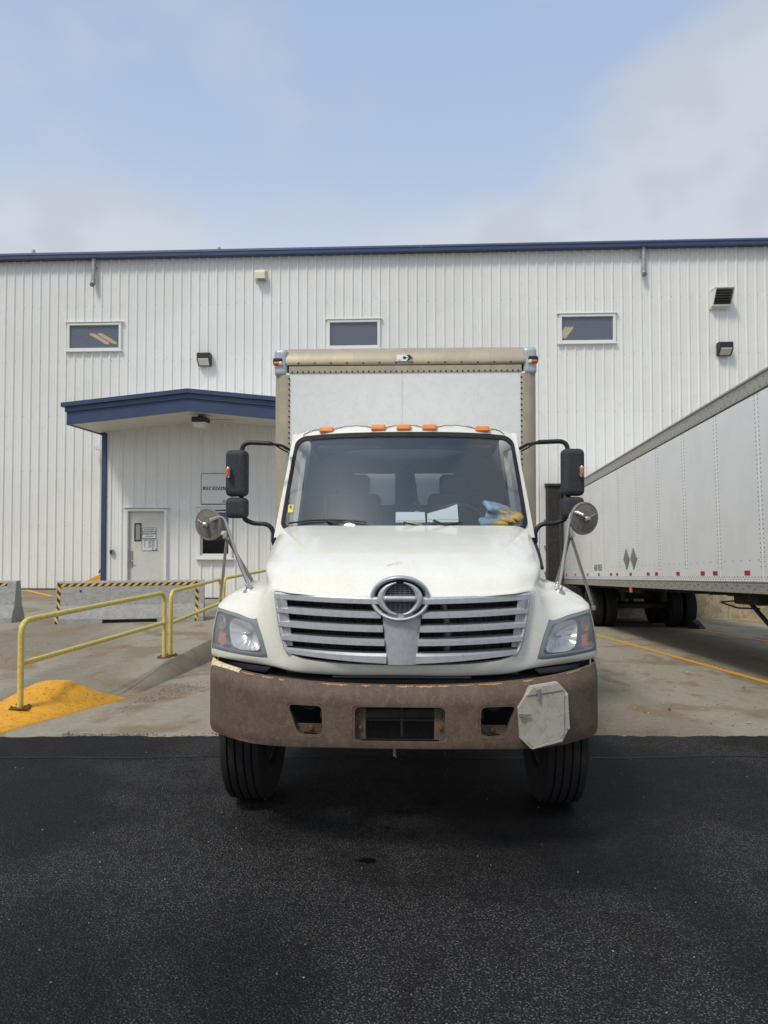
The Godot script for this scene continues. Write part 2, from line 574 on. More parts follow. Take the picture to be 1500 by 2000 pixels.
func sky() -> PanoramaSkyMaterial:
	var w := 1024
	var h := 512
	var f := FastNoiseLite.new()
	f.seed = 9
	f.frequency = 1.0
	f.fractal_octaves = 5
	f.fractal_gain = 0.5
	var stops := [[-90.0, Color(0.30, 0.29, 0.27)], [-2.0, Color(0.42, 0.42, 0.42)], [0.0, Color(0.66, 0.69, 0.74)], [15.0, Color(0.60, 0.68, 0.79)], [22.0, Color(0.55, 0.64, 0.78)], [27.0, Color(0.44, 0.56, 0.75)], [37.0, Color(0.38, 0.50, 0.71)], [60.0, Color(0.29, 0.40, 0.62)], [90.0, Color(0.25, 0.36, 0.59)]]
	# cumulus banks: azimuth (0 = straight ahead, clockwise), height, half width, half height in degrees
	var banks := [[34.0, 21.0, 26.0, 15.5], [8.0, 17.0, 18.0, 9.0], [-25.0, 18.0, 13.0, 7.0], [60.0, 26.0, 22.0, 14.0], [-60.0, 18.0, 24.0, 12.0], [-100.0, 30.0, 26.0, 12.0], [95.0, 22.0, 30.0, 12.0], [140.0, 30.0, 28.0, 14.0], [-140.0, 22.0, 30.0, 13.0], [178.0, 20.0, 24.0, 10.0], [-30.0, 62.0, 30.0, 8.0], [120.0, 60.0, 40.0, 9.0]]
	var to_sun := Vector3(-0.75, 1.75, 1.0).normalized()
	var im := Image.create(w, h, false, Image.FORMAT_RGBF)
	for y in h:
		var el := 90.0 - 180.0 * (y + 0.5) / h
		var k := 0
		while k < stops.size() - 2 and el > stops[k + 1][0]:
			k += 1
		var base: Color = stops[k][1].lerp(stops[k + 1][1], clampf((el - stops[k][0]) / (stops[k + 1][0] - stops[k][0]), 0, 1))
		for x in w:
			if el < -3.0:
				im.set_pixel(x, y, base)
				continue
			var az := wrapf(360.0 * (x + 0.5) / w, -180.0, 180.0)
			var d := Vector3(sin(deg_to_rad(az)) * cos(deg_to_rad(el)), sin(deg_to_rad(el)) * 1.5, -cos(deg_to_rad(az)) * cos(deg_to_rad(el)))
			var n1 := f.get_noise_3dv(d * 4.0)
			var n2 := f.get_noise_3dv(d * 11.0 + Vector3(7, 3, 1))
			var t := 0.0
			for b in banks:
				var da: float = wrapf(az - b[0], -180.0, 180.0) * cos(deg_to_rad(el)) / b[2]
				var de: float = (el - b[1]) / b[3]
				t = maxf(t, 1.0 - sqrt(da * da + de * de))
			var c := base
			var veil := smoothstep(0.02, 0.5, n1 + 0.1) * 0.14
			c = c.lerp(Color(0.58, 0.63, 0.70), veil)
			var dens := smoothstep(-0.02, 0.32, t + n1 * 0.14 + n2 * 0.12)
			var body := Color(0.64, 0.67, 0.73).lerp(Color(0.57, 0.60, 0.67), smoothstep(-0.3, 0.4, n2 + n1))
			c = c.lerp(body, dens * 0.86)
			# haze glow round the sun, added to lift the shade under the canopy
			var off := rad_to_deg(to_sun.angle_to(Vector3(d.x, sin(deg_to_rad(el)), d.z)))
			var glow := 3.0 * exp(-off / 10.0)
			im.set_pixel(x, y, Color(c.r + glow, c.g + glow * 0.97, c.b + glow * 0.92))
	var s := PanoramaSkyMaterial.new()
	s.panorama = ImageTexture.create_from_image(im)
	return s


func _ready() -> void:
	rng.seed = 77
	var cam := Camera3D.new()
	cam.name = "camera"
	add_child(cam)
	cam.fov = 71.58
	cam.near = 0.05
	cam.far = 600.0
	cam.position = Vector3(0, 1.75, 0)
	cam.rotation_degrees = Vector3(1.528, 3.0, 0)
	cam.current = true
	var env := Environment.new()
	env.background_mode = Environment.BG_SKY
	env.sky = Sky.new()
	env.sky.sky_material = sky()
	env.tonemap_mode = Environment.TONE_MAPPER_LINEAR
	env.tonemap_exposure = 1.0
	env.sdfgi_enabled = true
	env.ssao_enabled = true
	env.ssil_enabled = true
	var we := WorldEnvironment.new()
	we.name = "environment"
	we.environment = env
	add_child(we)
	var sun := DirectionalLight3D.new()
	sun.name = "sun"
	sun.light_color = Color(1.0, 0.965, 0.91)
	sun.light_energy = 0.67
	sun.light_angular_distance = 10.0
	sun.shadow_enabled = true
	add_child(sun)
	sun.look_at_from_position(Vector3.ZERO, Vector3(0.75, -1.75, -1.0))
	materials()
	build_ground()
	build_warehouse()
	build_vestibule()
	build_yard_things()
	build_trailer()
	build_truck()
	build_loose_things()


# ---------------------------------------------------------------- ground
func slab_mesh(x0: float, x1: float, z0: float, z1: float, sloping: bool) -> MB:
	var m := mb()
	var g := 0.004
	var at := func(x: float, z: float, d: float) -> Vector3:
		return Vector3(x, (ground(z) if sloping else 0.0) - d, z)
	var a := [[x0 + g, z0 - g], [x1 - g, z0 - g], [x1 - g, z1 + g], [x0 + g, z1 + g]]
	var s := [[1, -1], [-1, -1], [-1, 1], [1, 1]]
	var top := []
	var edge := []
	var low := []
	for i in 4:
		top.append(at.call(a[i][0] + s[i][0] * 0.007, a[i][1] + s[i][1] * 0.007, 0.0))
		edge.append(at.call(a[i][0], a[i][1], 0.007))
		low.append(at.call(a[i][0], a[i][1], 0.15))
	m.quad(top[0], top[3], top[2], top[1])
	for i in 4:
		var j := (i + 1) % 4
		m.quad(top[i], top[j], edge[j], edge[i])
		m.quad(edge[i], edge[j], low[j], low[i])
	return m


func build_ground() -> void:
	setting("terrain", mb().box(Vector3(0, -2.0, -40), Vector3(420, 2.0, 420)), "earth")
	# asphalt lot with an uneven edge against the concrete
	var m := mb()
	var n := 900
	var prev := Vector3.ZERO
	for i in n + 1:
		var x := -24.0 + 48.0 * i / n
		if i == 0:
			x = -90.0
		elif i == n:
			x = 90.0
		var z := -6.07 - 0.0523 * clampf(x, -24.0, 24.0) + rng.randf_range(-0.016, 0.016) + 0.02 * sin(x * 3.1) * sin(x * 1.3) + 0.012 * sin(x * 11.0) * sin(x * 4.7)
		var p := Vector3(x, 0.012, z)
		if i > 0:
			m.quad(prev, p, Vector3(p.x, 0.012, 90), Vector3(prev.x, 0.012, 90))
			m.quad(prev + Vector3(0, -0.2, -0.01), p + Vector3(0, -0.2, -0.01), p, prev)
		prev = p
	setting("asphalt_lot", m, "asphalt")
	# tarred seam across the asphalt
	m = mb()
	for i in 240:
		var xa := -12.0 + 24.0 * i / 240
		var xb := -12.0 + 24.0 * (i + 1) / 240
		var f := func(x: float, d: float) -> Vector3:
			return Vector3(x, 0.016, -5.52 + d - 0.0523 * x + 0.012 * sin(x * 5.0) + 0.02 * sin(x * 1.7) + 0.006 * sin(x * 17.0 + d * 60.0))
		m.quad(f.call(xa, 0.0), f.call(xb, 0.0), f.call(xb, 0.02), f.call(xa, 0.02))
	setting("tar_seam", m, "tar")
	# oil drips below the engine
	m = mb()
	for q in [[-0.29, -3.78, 0.075, 0.035], [-0.12, -4.45, 0.05, 0.04], [-0.2, -4.2, 0.022, 0.02], [0.05, -4.62, 0.09, 0.07]]:
		var ring := []
		for k in 16:
			var an := -TAU * k / 16.0
			var r := 0.75 + 0.3 * sin(k * 2.3 + q[0] * 40.0) * sin(k * 0.9)
			ring.append(Vector3(q[0] + cos(an) * q[2] * r, 0.0145, q[1] + sin(an) * q[3] * r))
		m.poly(ring, Vector3(q[0], -10, q[1]))
	setting("oil_stain", m, "oil")
	# concrete yard and ramp, slab by slab
	var yard := Node3D.new()
	yard.name = "concrete_yard"
	yard.set_meta("kind", "structure")
	add_child(yard)
	var zs := [-5.4, -10.6, -15.4, -20.75]
	for i in 3:
		for k in 9:
			obj("slab", slab_mesh(-4.0 - 4.4 * (k + 1), -4.0 - 4.4 * k, zs[i], zs[i + 1], false), "concrete", yard)
	var ramp := Node3D.new()
	ramp.name = "dock_ramp"
	ramp.set_meta("kind", "structure")
	add_child(ramp)
	zs = [-6.07, -9.35, -13.0, -16.9, -20.75]
	for i in 4:
		for k in 8:
			var x0 := -3.75 + 4.5 * k
			obj("slab", slab_mesh(x0, x0 + 4.5, zs[i], zs[i + 1], true), "concrete", ramp)
	# the level strip under the asphalt edge
	obj("slab", slab_mesh(-3.75, 32.2, -5.4, -6.07, true), "concrete", ramp)
	# kerb between the walkway and the ramp: yellow nose, then bare concrete
	var rows := []
	for i in 33:
		var t := i / 32.0
		var z := -5.86 - 1.78 * t
		var xo := lerpf(-3.66, -3.22, t)
		var h := 0.012 + 0.165 * clampf((t - 0.30) / 0.46, 0, 1) * (1.0 - clampf((t - 0.86) / 0.14, 0, 1))
		h += 0.004 * sin(t * 21.0) * clampf((t - 0.3) * 4.0, 0, 1)
		var e := ground(z) + 0.006
		rows.append([Vector3(xo - 0.74, 0.002, z), Vector3(xo - 0.70, h * 0.8 + 0.004, z), Vector3(xo - 0.66, h, z), Vector3(xo - 0.46, h + 0.002, z), Vector3(xo - 0.41, h * 0.94, z), Vector3(xo - 0.2, lerpf(e, h, 0.47), z), Vector3(xo - 0.01, e + 0.006, z), Vector3(xo, e - 0.01, z)])
	var kerb := setting("yellow_kerb", mb().grid(rows, true), "kerb_yellow")
	tag(kerb, "yellow painted kerb nose at the foot of the handrail")
	rows = []
	for i in 41:
		var t := i / 40.0
		var z := -7.38 - 13.3 * pow(t, 2.2)
		var e := ground(z)
		var up := clampf((-7.85 - z) / 1.5, 0.0, 1.0)
		var bump_in := 0.10 * smoothstep(-7.95, -7.5, z)
		var y := lerpf(e + 0.004, 0.004, up)
		rows.append([Vector3(-4.02, 0.004 + bump_in * 0.6, z), Vector3(-3.78, lerpf(e * 0.5 + 0.004 + bump_in, 0.005, up), z), Vector3(-3.5, y + bump_in * 0.6, z), Vector3(-3.40, y + 0.001, z), Vector3(-3.385, y - 0.012, z), Vector3(-3.2, minf(y - 0.013, e + 0.002), z), Vector3(-3.19, e - 0.08, z)])
	m = mb()
	for c in [[0, 3], [3, 4], [4, 6]]:
		var part := []
		for r in rows:
			part.append(r.slice(c[0], c[1] + 1))
		m.grid(part, true, c[1])
	setting("retaining_kerb", m, "concrete")
	# painted lines
	for l in [[Vector2(3.70, -15.8), Vector2(4.62, -6.5), 0.12, true], [Vector2(6.30, -18.2), Vector2(7.45, -9.0), 0.10, true], [Vector2(8.9, -20.6), Vector2(10.6, -9.0), 0.10, true], [Vector2(-14.5, -18.55), Vector2(-8.6, -18.5), 0.09, false], [Vector2(-11.7, -20.5), Vector2(-9.9, -18.6), 0.13, false], [Vector2(-13.0, -20.5), Vector2(-11.2, -18.6), 0.13, false]]:
		var d: Vector2 = (l[1] - l[0]).normalized()
		var s: Vector2 = Vector2(d.y, -d.x) * l[2] * 0.5
		var k := mb()
		for i in 12:
			var a: Vector2 = l[0].lerp(l[1], i / 12.0)
			var b: Vector2 = l[0].lerp(l[1], (i + 1) / 12.0)
			var p := []
			for q in [a - s, a + s, b + s, b - s]:
				p.append(Vector3(q.x, (ground(q.y) if l[3] else 0.0) + 0.004, q.y))
			k.poly(p, Vector3(0, -50, -10))
		setting("painted_line", k, "line_yellow")
	# grit and small stones
	var stone := mb()
	stone.lathe([Vector2(0, -0.6), Vector2(0.8, -0.3), Vector2(1.0, 0.1), Vector2(0.6, 0.55), Vector2(0, 0.7)], Transform3D.IDENTITY, 5)
	var mm := MultiMesh.new()
	mm.transform_format = MultiMesh.TRANSFORM_3D
	mm.use_colors = true
	mm.mesh = stone.done()
	var spots := []
	for i in 900:
		var a := rng.randf()
		spots.append([Vector2(lerpf(-3.12, -2.75, a) + rng.randfn(0, 0.12), lerpf(-7.5, -8.5, a) + rng.randfn(0, 0.28)), rng.randf_range(0.003, 0.008)])
	for i in 900:
		spots.append([Vector2(rng.randf_range(1.0, 6.0), rng.randf_range(-12.0, -6.4)), rng.randf_range(0.003, 0.012) * (2.0 if rng.randf() < 0.04 else 1.0)])
	for i in 500:
		spots.append([Vector2(rng.randf_range(-8.0, -4.1), rng.randf_range(-11.0, -6.3)), rng.randf_range(0.003, 0.009)])
	for i in 260:
		spots.append([Vector2(rng.randf_range(-5.0, 5.0), rng.randf_range(-5.6, -1.0)), rng.randf_range(0.003, 0.006)])
	for i in 900:
		var x := rng.randf_range(-8.0, 8.0)
		spots.append([Vector2(x, -6.1 - 0.0523 * x - absf(rng.randfn(0, 0.05))), rng.randf_range(0.004, 0.012)])
	mm.instance_count = spots.size()
	for i in spots.size():
		var p: Vector2 = spots[i][0]
		if p.x > -3.75 and p.x < -3.08:
			p.x = -3.05 + rng.randf() * 0.2
		var r: float = spots[i][1]
		var y := 0.0 if p.x < -4.0 else ground(p.y)
		if p.y > -6.0:
			y = 0.012
		mm.set_instance_transform(i, Transform3D(Basis.from_euler(Vector3(rng.randf() * 6, rng.randf() * 6, rng.randf() * 6)).scaled(Vector3(r, r * 0.7, r * 1.1)), Vector3(p.x, y + r * 0.35, p.y)))
		var v := rng.randf_range(0.08, 0.4) if p.y < -6.0 else rng.randf_range(0.05, 0.35)
		mm.set_instance_color(i, Color(v * 1.06, v, v * 0.88))
	var mi := MultiMeshInstance3D.new()
	mi.name = "gravel"
	mi.multimesh = mm
	mi.material_override = M["stone"]
	add_child(mi)
	tag(stuff(mi), "loose grey grit scattered over the concrete and asphalt", "gravel")


# ---------------------------------------------------------------- buildings
# one sheet of ribbed siding from x0, three ribs wide, standing on z = 0 and facing +z; holes are Rect2 in x, y
func siding_mesh(x0: float, pitch: float, ribs: int, y0: float, y1: float, holes: Array) -> MB:
	var prof := [Vector2(x0, 0)]
	for k in ribs:
		var c := x0 + pitch * (k + 0.5)
		for q in [[-0.5 * pitch + 0.115 * pitch, 0.0], [-0.33 * pitch - 0.014, 0.0], [-0.33 * pitch - 0.006, 0.005], [-0.33 * pitch + 0.006, 0.005], [-0.33 * pitch + 0.014, 0.0], [-0.042, 0.0], [-0.016, 0.032], [0.016, 0.032], [0.042, 0.0], [0.33 * pitch - 0.014, 0.0], [0.33 * pitch - 0.006, 0.005], [0.33 * pitch + 0.006, 0.005], [0.33 * pitch + 0.014, 0.0]]:
			prof.append(Vector2(c + q[0], q[1]))
	prof.append(Vector2(x0 + pitch * ribs, 0))
	for h in holes:
		for e in [h.position.x, h.end.x]:
			for i in prof.size() - 1:
				if prof[i].x < e - 0.001 and prof[i + 1].x > e + 0.001:
					prof.insert(i + 1, Vector2(e, lerpf(prof[i].y, prof[i + 1].y, (e - prof[i].x) / (prof[i + 1].x - prof[i].x))))
					break
	var m := mb()
	for i in prof.size() - 1:
		var a: Vector2 = prof[i]
		var b: Vector2 = prof[i + 1]
		var spans := [[y0, y1]]
		for h in holes:
			if (a.x + b.x) * 0.5 > h.position.x and (a.x + b.x) * 0.5 < h.end.x:
				spans = [[y0, h.position.y], [h.end.y, y1]]
		for s in spans:
			if s[1] - s[0] > 0.01:
				m.quad(Vector3(a.x, s[0], a.y), Vector3(a.x, s[1], a.y), Vector3(b.x, s[1], b.y), Vector3(b.x, s[0], b.y))
	return m


func frame_mesh(r: Rect2, w: float, d: float, z: float) -> MB:
	var m := mb()
	var c := r.get_center()
	m.box(Vector3(c.x, r.end.y - w / 2, z), Vector3(r.size.x, w, d), 0.008)
	m.box(Vector3(c.x, r.position.y + w / 2, z), Vector3(r.size.x, w, d), 0.008)
	for s in [-1, 1]:
		m.box(Vector3(c.x + s * (r.size.x - w) / 2, c.y, z), Vector3(w, r.size.y - 2 * w, d - 0.004), 0.008)
	return m


func build_warehouse() -> void:
	var b := thing("warehouse", "large warehouse clad in white ribbed metal siding with a navy eave", "building", Vector3(0, 0, WALL))
	var wins := [Rect2(-10.61, 7.15, 1.66, 0.84), Rect2(-2.75, 7.12, 1.55, 0.84), Rect2(4.0, 7.18, 1.61, 0.84)]
	var plain := siding_mesh(0, 0.27, 3, 0.03, 9.93, []).done()
	for k in 80:
		var x := -32.4 + 0.81 * k
		var cut := []
		for w in wins:
			if w.end.x > x and w.position.x < x + 0.81:
				cut.append(Rect2(w.position.x - x + 0.03, w.position.y + 0.03, w.size.x - 0.06, w.size.y - 0.06))
		obj("wall_panel", plain if cut.is_empty() else siding_mesh(0, 0.27, 3, 0.03, 9.93, cut), "siding", b).position.x = x
	var screw := mb().lathe([Vector2(0, 0.006), Vector2(0.008, 0.005), Vector2(0.011, 0.0)], Transform3D(Basis(Vector3.RIGHT, PI / 2), Vector3.ZERO), 6)
	var sm := MultiMesh.new()
	sm.transform_format = MultiMesh.TRANSFORM_3D
	sm.mesh = screw.done()
	var girts := [0.25, 1.9, 3.55, 5.2, 6.85, 8.5, 9.75]
	sm.instance_count = 240 * girts.size()
	for k in 240:
		for i in girts.size():
			sm.set_instance_transform(k * girts.size() + i, Transform3D(Basis.IDENTITY, Vector3(-32.4 + 0.27 * k + 0.135 + 0.055, girts[i] + rng.randf_range(-0.015, 0.015), 0.0)))
	var si := MultiMeshInstance3D.new()
	si.name = "screws"
	si.multimesh = sm
	si.material_override = M["steel_grey"]
	b.add_child(si)
	stuff(si)
	for w in wins:
		var f := obj("window", frame_mesh(w, 0.075, 0.09, 0.03), "window_frame", b)
		obj("drip_cap", mb().box(Vector3(w.get_center().x, w.end.y + 0.02, 0.05), Vector3(w.size.x + 0.12, 0.03, 0.1), 0.006), "siding_trim", f)
		obj("sill", mb().box(Vector3(w.get_center().x, w.position.y - 0.02, 0.05), Vector3(w.size.x + 0.08, 0.035, 0.1), 0.006), "siding_trim", f)
		obj("pane", mb().box(Vector3(w.get_center().x, w.get_center().y, 0.012), Vector3(w.size.x - 0.14, w.size.y - 0.14, 0.006)), "window_glass", f)
	# upper room behind the windows
	obj("room_floor", mb().box(Vector3(0, 5.4, -6.1), Vector3(40, 0.1, 11.8)), "interior", b)
	obj("room_ceiling", mb().box(Vector3(0, 9.55, -6.1), Vector3(40, 0.1, 11.8)), "interior", b)
	obj("room_wall", mb().box(Vector3(0, 7.5, -12.05), Vector3(40, 4.2, 0.1)), "interior", b)
	for s in [-1, 1]:
		obj("room_wall", mb().box(Vector3(s * 20.0, 7.5, -6.1), Vector3(0.1, 4.2, 11.8)), "interior", b)
	# shell
	obj("roof", mb().prism(PackedVector2Array([Vector2(0.05, 10.02), Vector2(0.05, 10.07), Vector2(-14, 10.55), Vector2(-28, 10.07), Vector2(-28, 10.0), Vector2(-14, 10.48)]), -32.4, 32.4, Transform3D(Basis(Vector3(0, 0, 1), Vector3(0, 1, 0), Vector3(-1, 0, 0)), Vector3.ZERO)), "roof_metal", b)
	for s in [-1, 1]:
		obj("end_wall", mb().box(Vector3(s * 32.3, 5.0, -14.1), Vector3(0.2, 10.0, 28.0)), "siding", b)
	obj("rear_wall", mb().box(Vector3(0, 5.0, -28.0), Vector3(64.4, 10.0, 0.2)), "siding", b)
	obj("sheathing", mb().box(Vector3(0, 2.7, -0.11), Vector3(64.4, 5.4, 0.16)), "interior_dark", b)
	var side := Transform3D(Basis(Vector3(0, 0, 1), Vector3(0, 1, 0), Vector3(-1, 0, 0)), Vector3.ZERO)
	for k in 10:
		obj("eave_gutter", mb().prism(PackedVector2Array([Vector2(0.0, 9.895), Vector2(0.24, 9.895), Vector2(0.24, 10.01), Vector2(0.0, 10.03)]), -32.4 + 6.48 * k + 0.003, -32.4 + 6.48 * (k + 1) - 0.003, side), "trim_blue", b)
		obj("eave_cap", mb().prism(PackedVector2Array([Vector2(0.255, 10.0), Vector2(0.25, 10.03), Vector2(0.16, 10.10), Vector2(-0.1, 10.12), Vector2(-0.1, 10.085), Vector2(0.15, 10.075), Vector2(0.225, 10.015)]), -32.4 + 6.48 * k + 0.003, -32.4 + 6.48 * (k + 1) - 0.003, side), "trim_blue", b)
	obj("foundation", mb().box(Vector3(14.7, -0.4, -0.2), Vector3(35.4, 1.0, 0.5), 0.02), "foundation_concrete", b)
	obj("base_flashing", mb().box(Vector3(-17.7, 0.02, 0.02), Vector3(29.4, 0.035, 0.05)), "bronze", b)
	# ceiling lamps of the upper room
	for l in [[-12.85, -6.9, "wide lit ceiling lamp farther from the truck, behind the window above the entrance"], [-12.52, -6.9, "wide lit ceiling lamp nearer the truck, behind the window above the entrance"], [5.72, -7.0, "narrow lit ceiling tube nearest the vent hood, behind the window above the trailer"], [5.60, -7.0, "middle narrow lit ceiling tube behind the window above the trailer"], [5.48, -7.0, "narrow lit ceiling tube nearest the truck, behind the window above the trailer"]]:
		var lamp := thing("ceiling_light", l[2], "lamp", Vector3(l[0], 9.46, WALL + l[1]), "fluorescent lamps in the upper room")
		obj("tube", mb().box(Vector3(0, -0.03, 0), Vector3(0.16 if l[0] < 0 else 0.07, 0.04, 1.4), 0.01), "fluorescent", lamp)
		obj("fixture", mb().box(Vector3(0, 0.02, 0), Vector3(0.2 if l[0] < 0 else 0.1, 0.03, 1.45), 0.005), "siding_trim", lamp)
	for x in [-12.7, 5.6]:
		var o := AreaLight3D.new()
		o.name = "fluorescent_glow"
		o.area_size = Vector2(0.5, 1.4)
		o.light_energy = 2.0
		o.light_color = Color(1.0, 0.92, 0.7)
		o.shadow_enabled = true
		o.position = Vector3(x, 9.36, WALL - 6.95)
		o.rotation_degrees = Vector3(-90, 0, 0)
		add_child(o, true)
	# overflow pipes below the eave
	for p in [[-9.78, "over the entrance roof"], [6.39, "near the vent hood"]]:
		var o := thing("overflow_pipe", "grey overflow pipe under the navy eave " + p[1], "pipe", Vector3(p[0], 9.1, WALL), "overflow pipes under the eave")
		obj("pipe", mb().tube([Vector3(0, 0.86, 0.13), Vector3(0, 0.13, 0.13)], 0.062, 14), "galvanised", o)
		obj("elbow", mb().tube(bent([Vector3(0, 0.17, 0.13), Vector3(0, 0.04, 0.13), Vector3(0, -0.02, 0.22)], 0.08), 0.07, 14), "steel_grey", o)
		obj("strap", mb().box(Vector3(0, 0.55, 0.06), Vector3(0.16, 0.03, 0.1), 0.004), "galvanised", o)
	for p in [[-12.22, 10.62, "above the far end of the roof"], [-6.27, 10.58, "above the cream vent box"]]:
		var o := thing("roof_vent_pipe", "short grey vent pipe standing on the warehouse roof " + p[2], "pipe", Vector3(p[0], 10.05, WALL - 0.9), "vent pipes on the roof")
		obj("pipe", mb().tube([Vector3(0, 0, 0), Vector3(0, p[1] - 10.05, 0)], 0.055, 12), "galvanised", o)
		obj("flashing", mb().lathe([Vector2(0.14, 0.02), Vector2(0.07, 0.12), Vector2(0.056, 0.12)], Transform3D.IDENTITY, 14), "steel_grey", o)
	# cream vent box
	var v := thing("wall_vent", "small cream louvred vent box high on the white siding", "vent", Vector3(-4.74, 9.2, WALL))
	obj("hood", mb().prism(PackedVector2Array([Vector2(0.03, 0.0), Vector2(0.24, -0.02), Vector2(0.24, 0.16), Vector2(0.17, 0.25), Vector2(0.03, 0.27)]), -0.15, 0.15, side), "cream_plastic", v)
	obj("flange", mb().box(Vector3(0, 0.125, 0.04), Vector3(0.36, 0.33, 0.02), 0.006), "cream_plastic", v)
	obj("flap", mb().box(Vector3(0.03, -0.03, 0.12), Vector3(0.2, 0.02, 0.14), 0.004), "steel_grey", v)
	# vent hood with a dark opening
	v = thing("vent_hood", "cream exhaust hood with a dark louvred mouth above a wall light", "vent", Vector3(8.55, 8.16, WALL))
	obj("flange", mb().box(Vector3(0, 0.22, 0.04), Vector3(0.58, 0.56, 0.02), 0.006), "siding_trim", v)
	var h := mb()
	for s in [-1, 1]:
		h.prism(PackedVector2Array([Vector2(0.04, 0.0), Vector2(0.20, 0.0), Vector2(0.46, 0.44), Vector2(0.04, 0.46)]), s * 0.25 - 0.01, s * 0.25 + 0.01, side)
	h.prism(PackedVector2Array([Vector2(0.04, 0.44), Vector2(0.47, 0.425), Vector2(0.47, 0.445), Vector2(0.04, 0.475)]), -0.26, 0.26, side)
	h.prism(PackedVector2Array([Vector2(0.04, -0.01), Vector2(0.2, -0.01), Vector2(0.22, 0.03), Vector2(0.04, 0.03)]), -0.24, 0.24, side)
	obj("hood", h, "siding_trim", v)
	obj("mouth", mb().box(Vector3(0, 0.22, 0.07), Vector3(0.46, 0.38, 0.03)), "interior_dark", v)
	for k in 6:
		obj("louvre", mb().box(Vector3(0, 0.06 + 0.065 * k, 0.16 + 0.035 * k), Vector3(0.47, 0.006, 0.078), 0.0, Basis(Vector3.RIGHT, 0.75)), "bronze", v)  # dark bronze and overlapped, painting the shade inside the mouth
	# wall packs
	for p in [[-6.395, 6.64, "between the entrance roof and the truck"], [8.63, 6.75, "below the vent hood"]]:
		var o := thing("wall_light", "unlit dark wall lamp on the white siding " + p[2], "wall light", Vector3(p[0], p[1], WALL), "wall packs on the siding")
		wall_pack(o)
	var f := thing("flood_light", "small cream floodlight poking out behind the navy corner post", "wall light", Vector3(-9.35, 4.12, WALL))
	obj("arm", mb().box(Vector3(0, 0.05, 0.14), Vector3(0.07, 0.07, 0.26), 0.01), "cream_plastic", f)
	obj("head", mb().prism(PackedVector2Array([Vector2(-0.42, 0.1), Vector2(0.12, 0.12), Vector2(0.12, 0.0), Vector2(-0.2, 0.02)]), 0.2, 0.46), "cream_plastic", f)


func wall_pack(o: Node3D) -> void:
	var side := Transform3D(Basis(Vector3(0, 0, 1), Vector3(0, 1, 0), Vector3(-1, 0, 0)), Vector3.ZERO)
	obj("housing", mb().prism(PackedVector2Array([Vector2(0.03, 0.0), Vector2(0.10, 0.0), Vector2(0.27, 0.17), Vector2(0.27, 0.34), Vector2(0.24, 0.36), Vector2(0.03, 0.36)]), -0.19, 0.19, side), "bronze", o)
	obj("lens", mb().prism(PackedVector2Array([Vector2(0.09, 0.01), Vector2(0.125, 0.005), Vector2(0.275, 0.155), Vector2(0.275, 0.18), Vector2(0.25, 0.18)]), -0.155, 0.155, side), "lamp_lens", o)
	obj("rim", mb().box(Vector3(0, 0.005, 0.09), Vector3(0.37, 0.025, 0.07), 0.004), "bronze", o)
	for s in [-1, 1]:
		obj("rim", mb().prism(PackedVector2Array([Vector2(0.06, -0.004), Vector2(0.13, -0.004), Vector2(0.287, 0.15), Vector2(0.287, 0.19), Vector2(0.24, 0.19)]), s * 0.172 - 0.014, s * 0.172 + 0.014, side), "bronze", o)


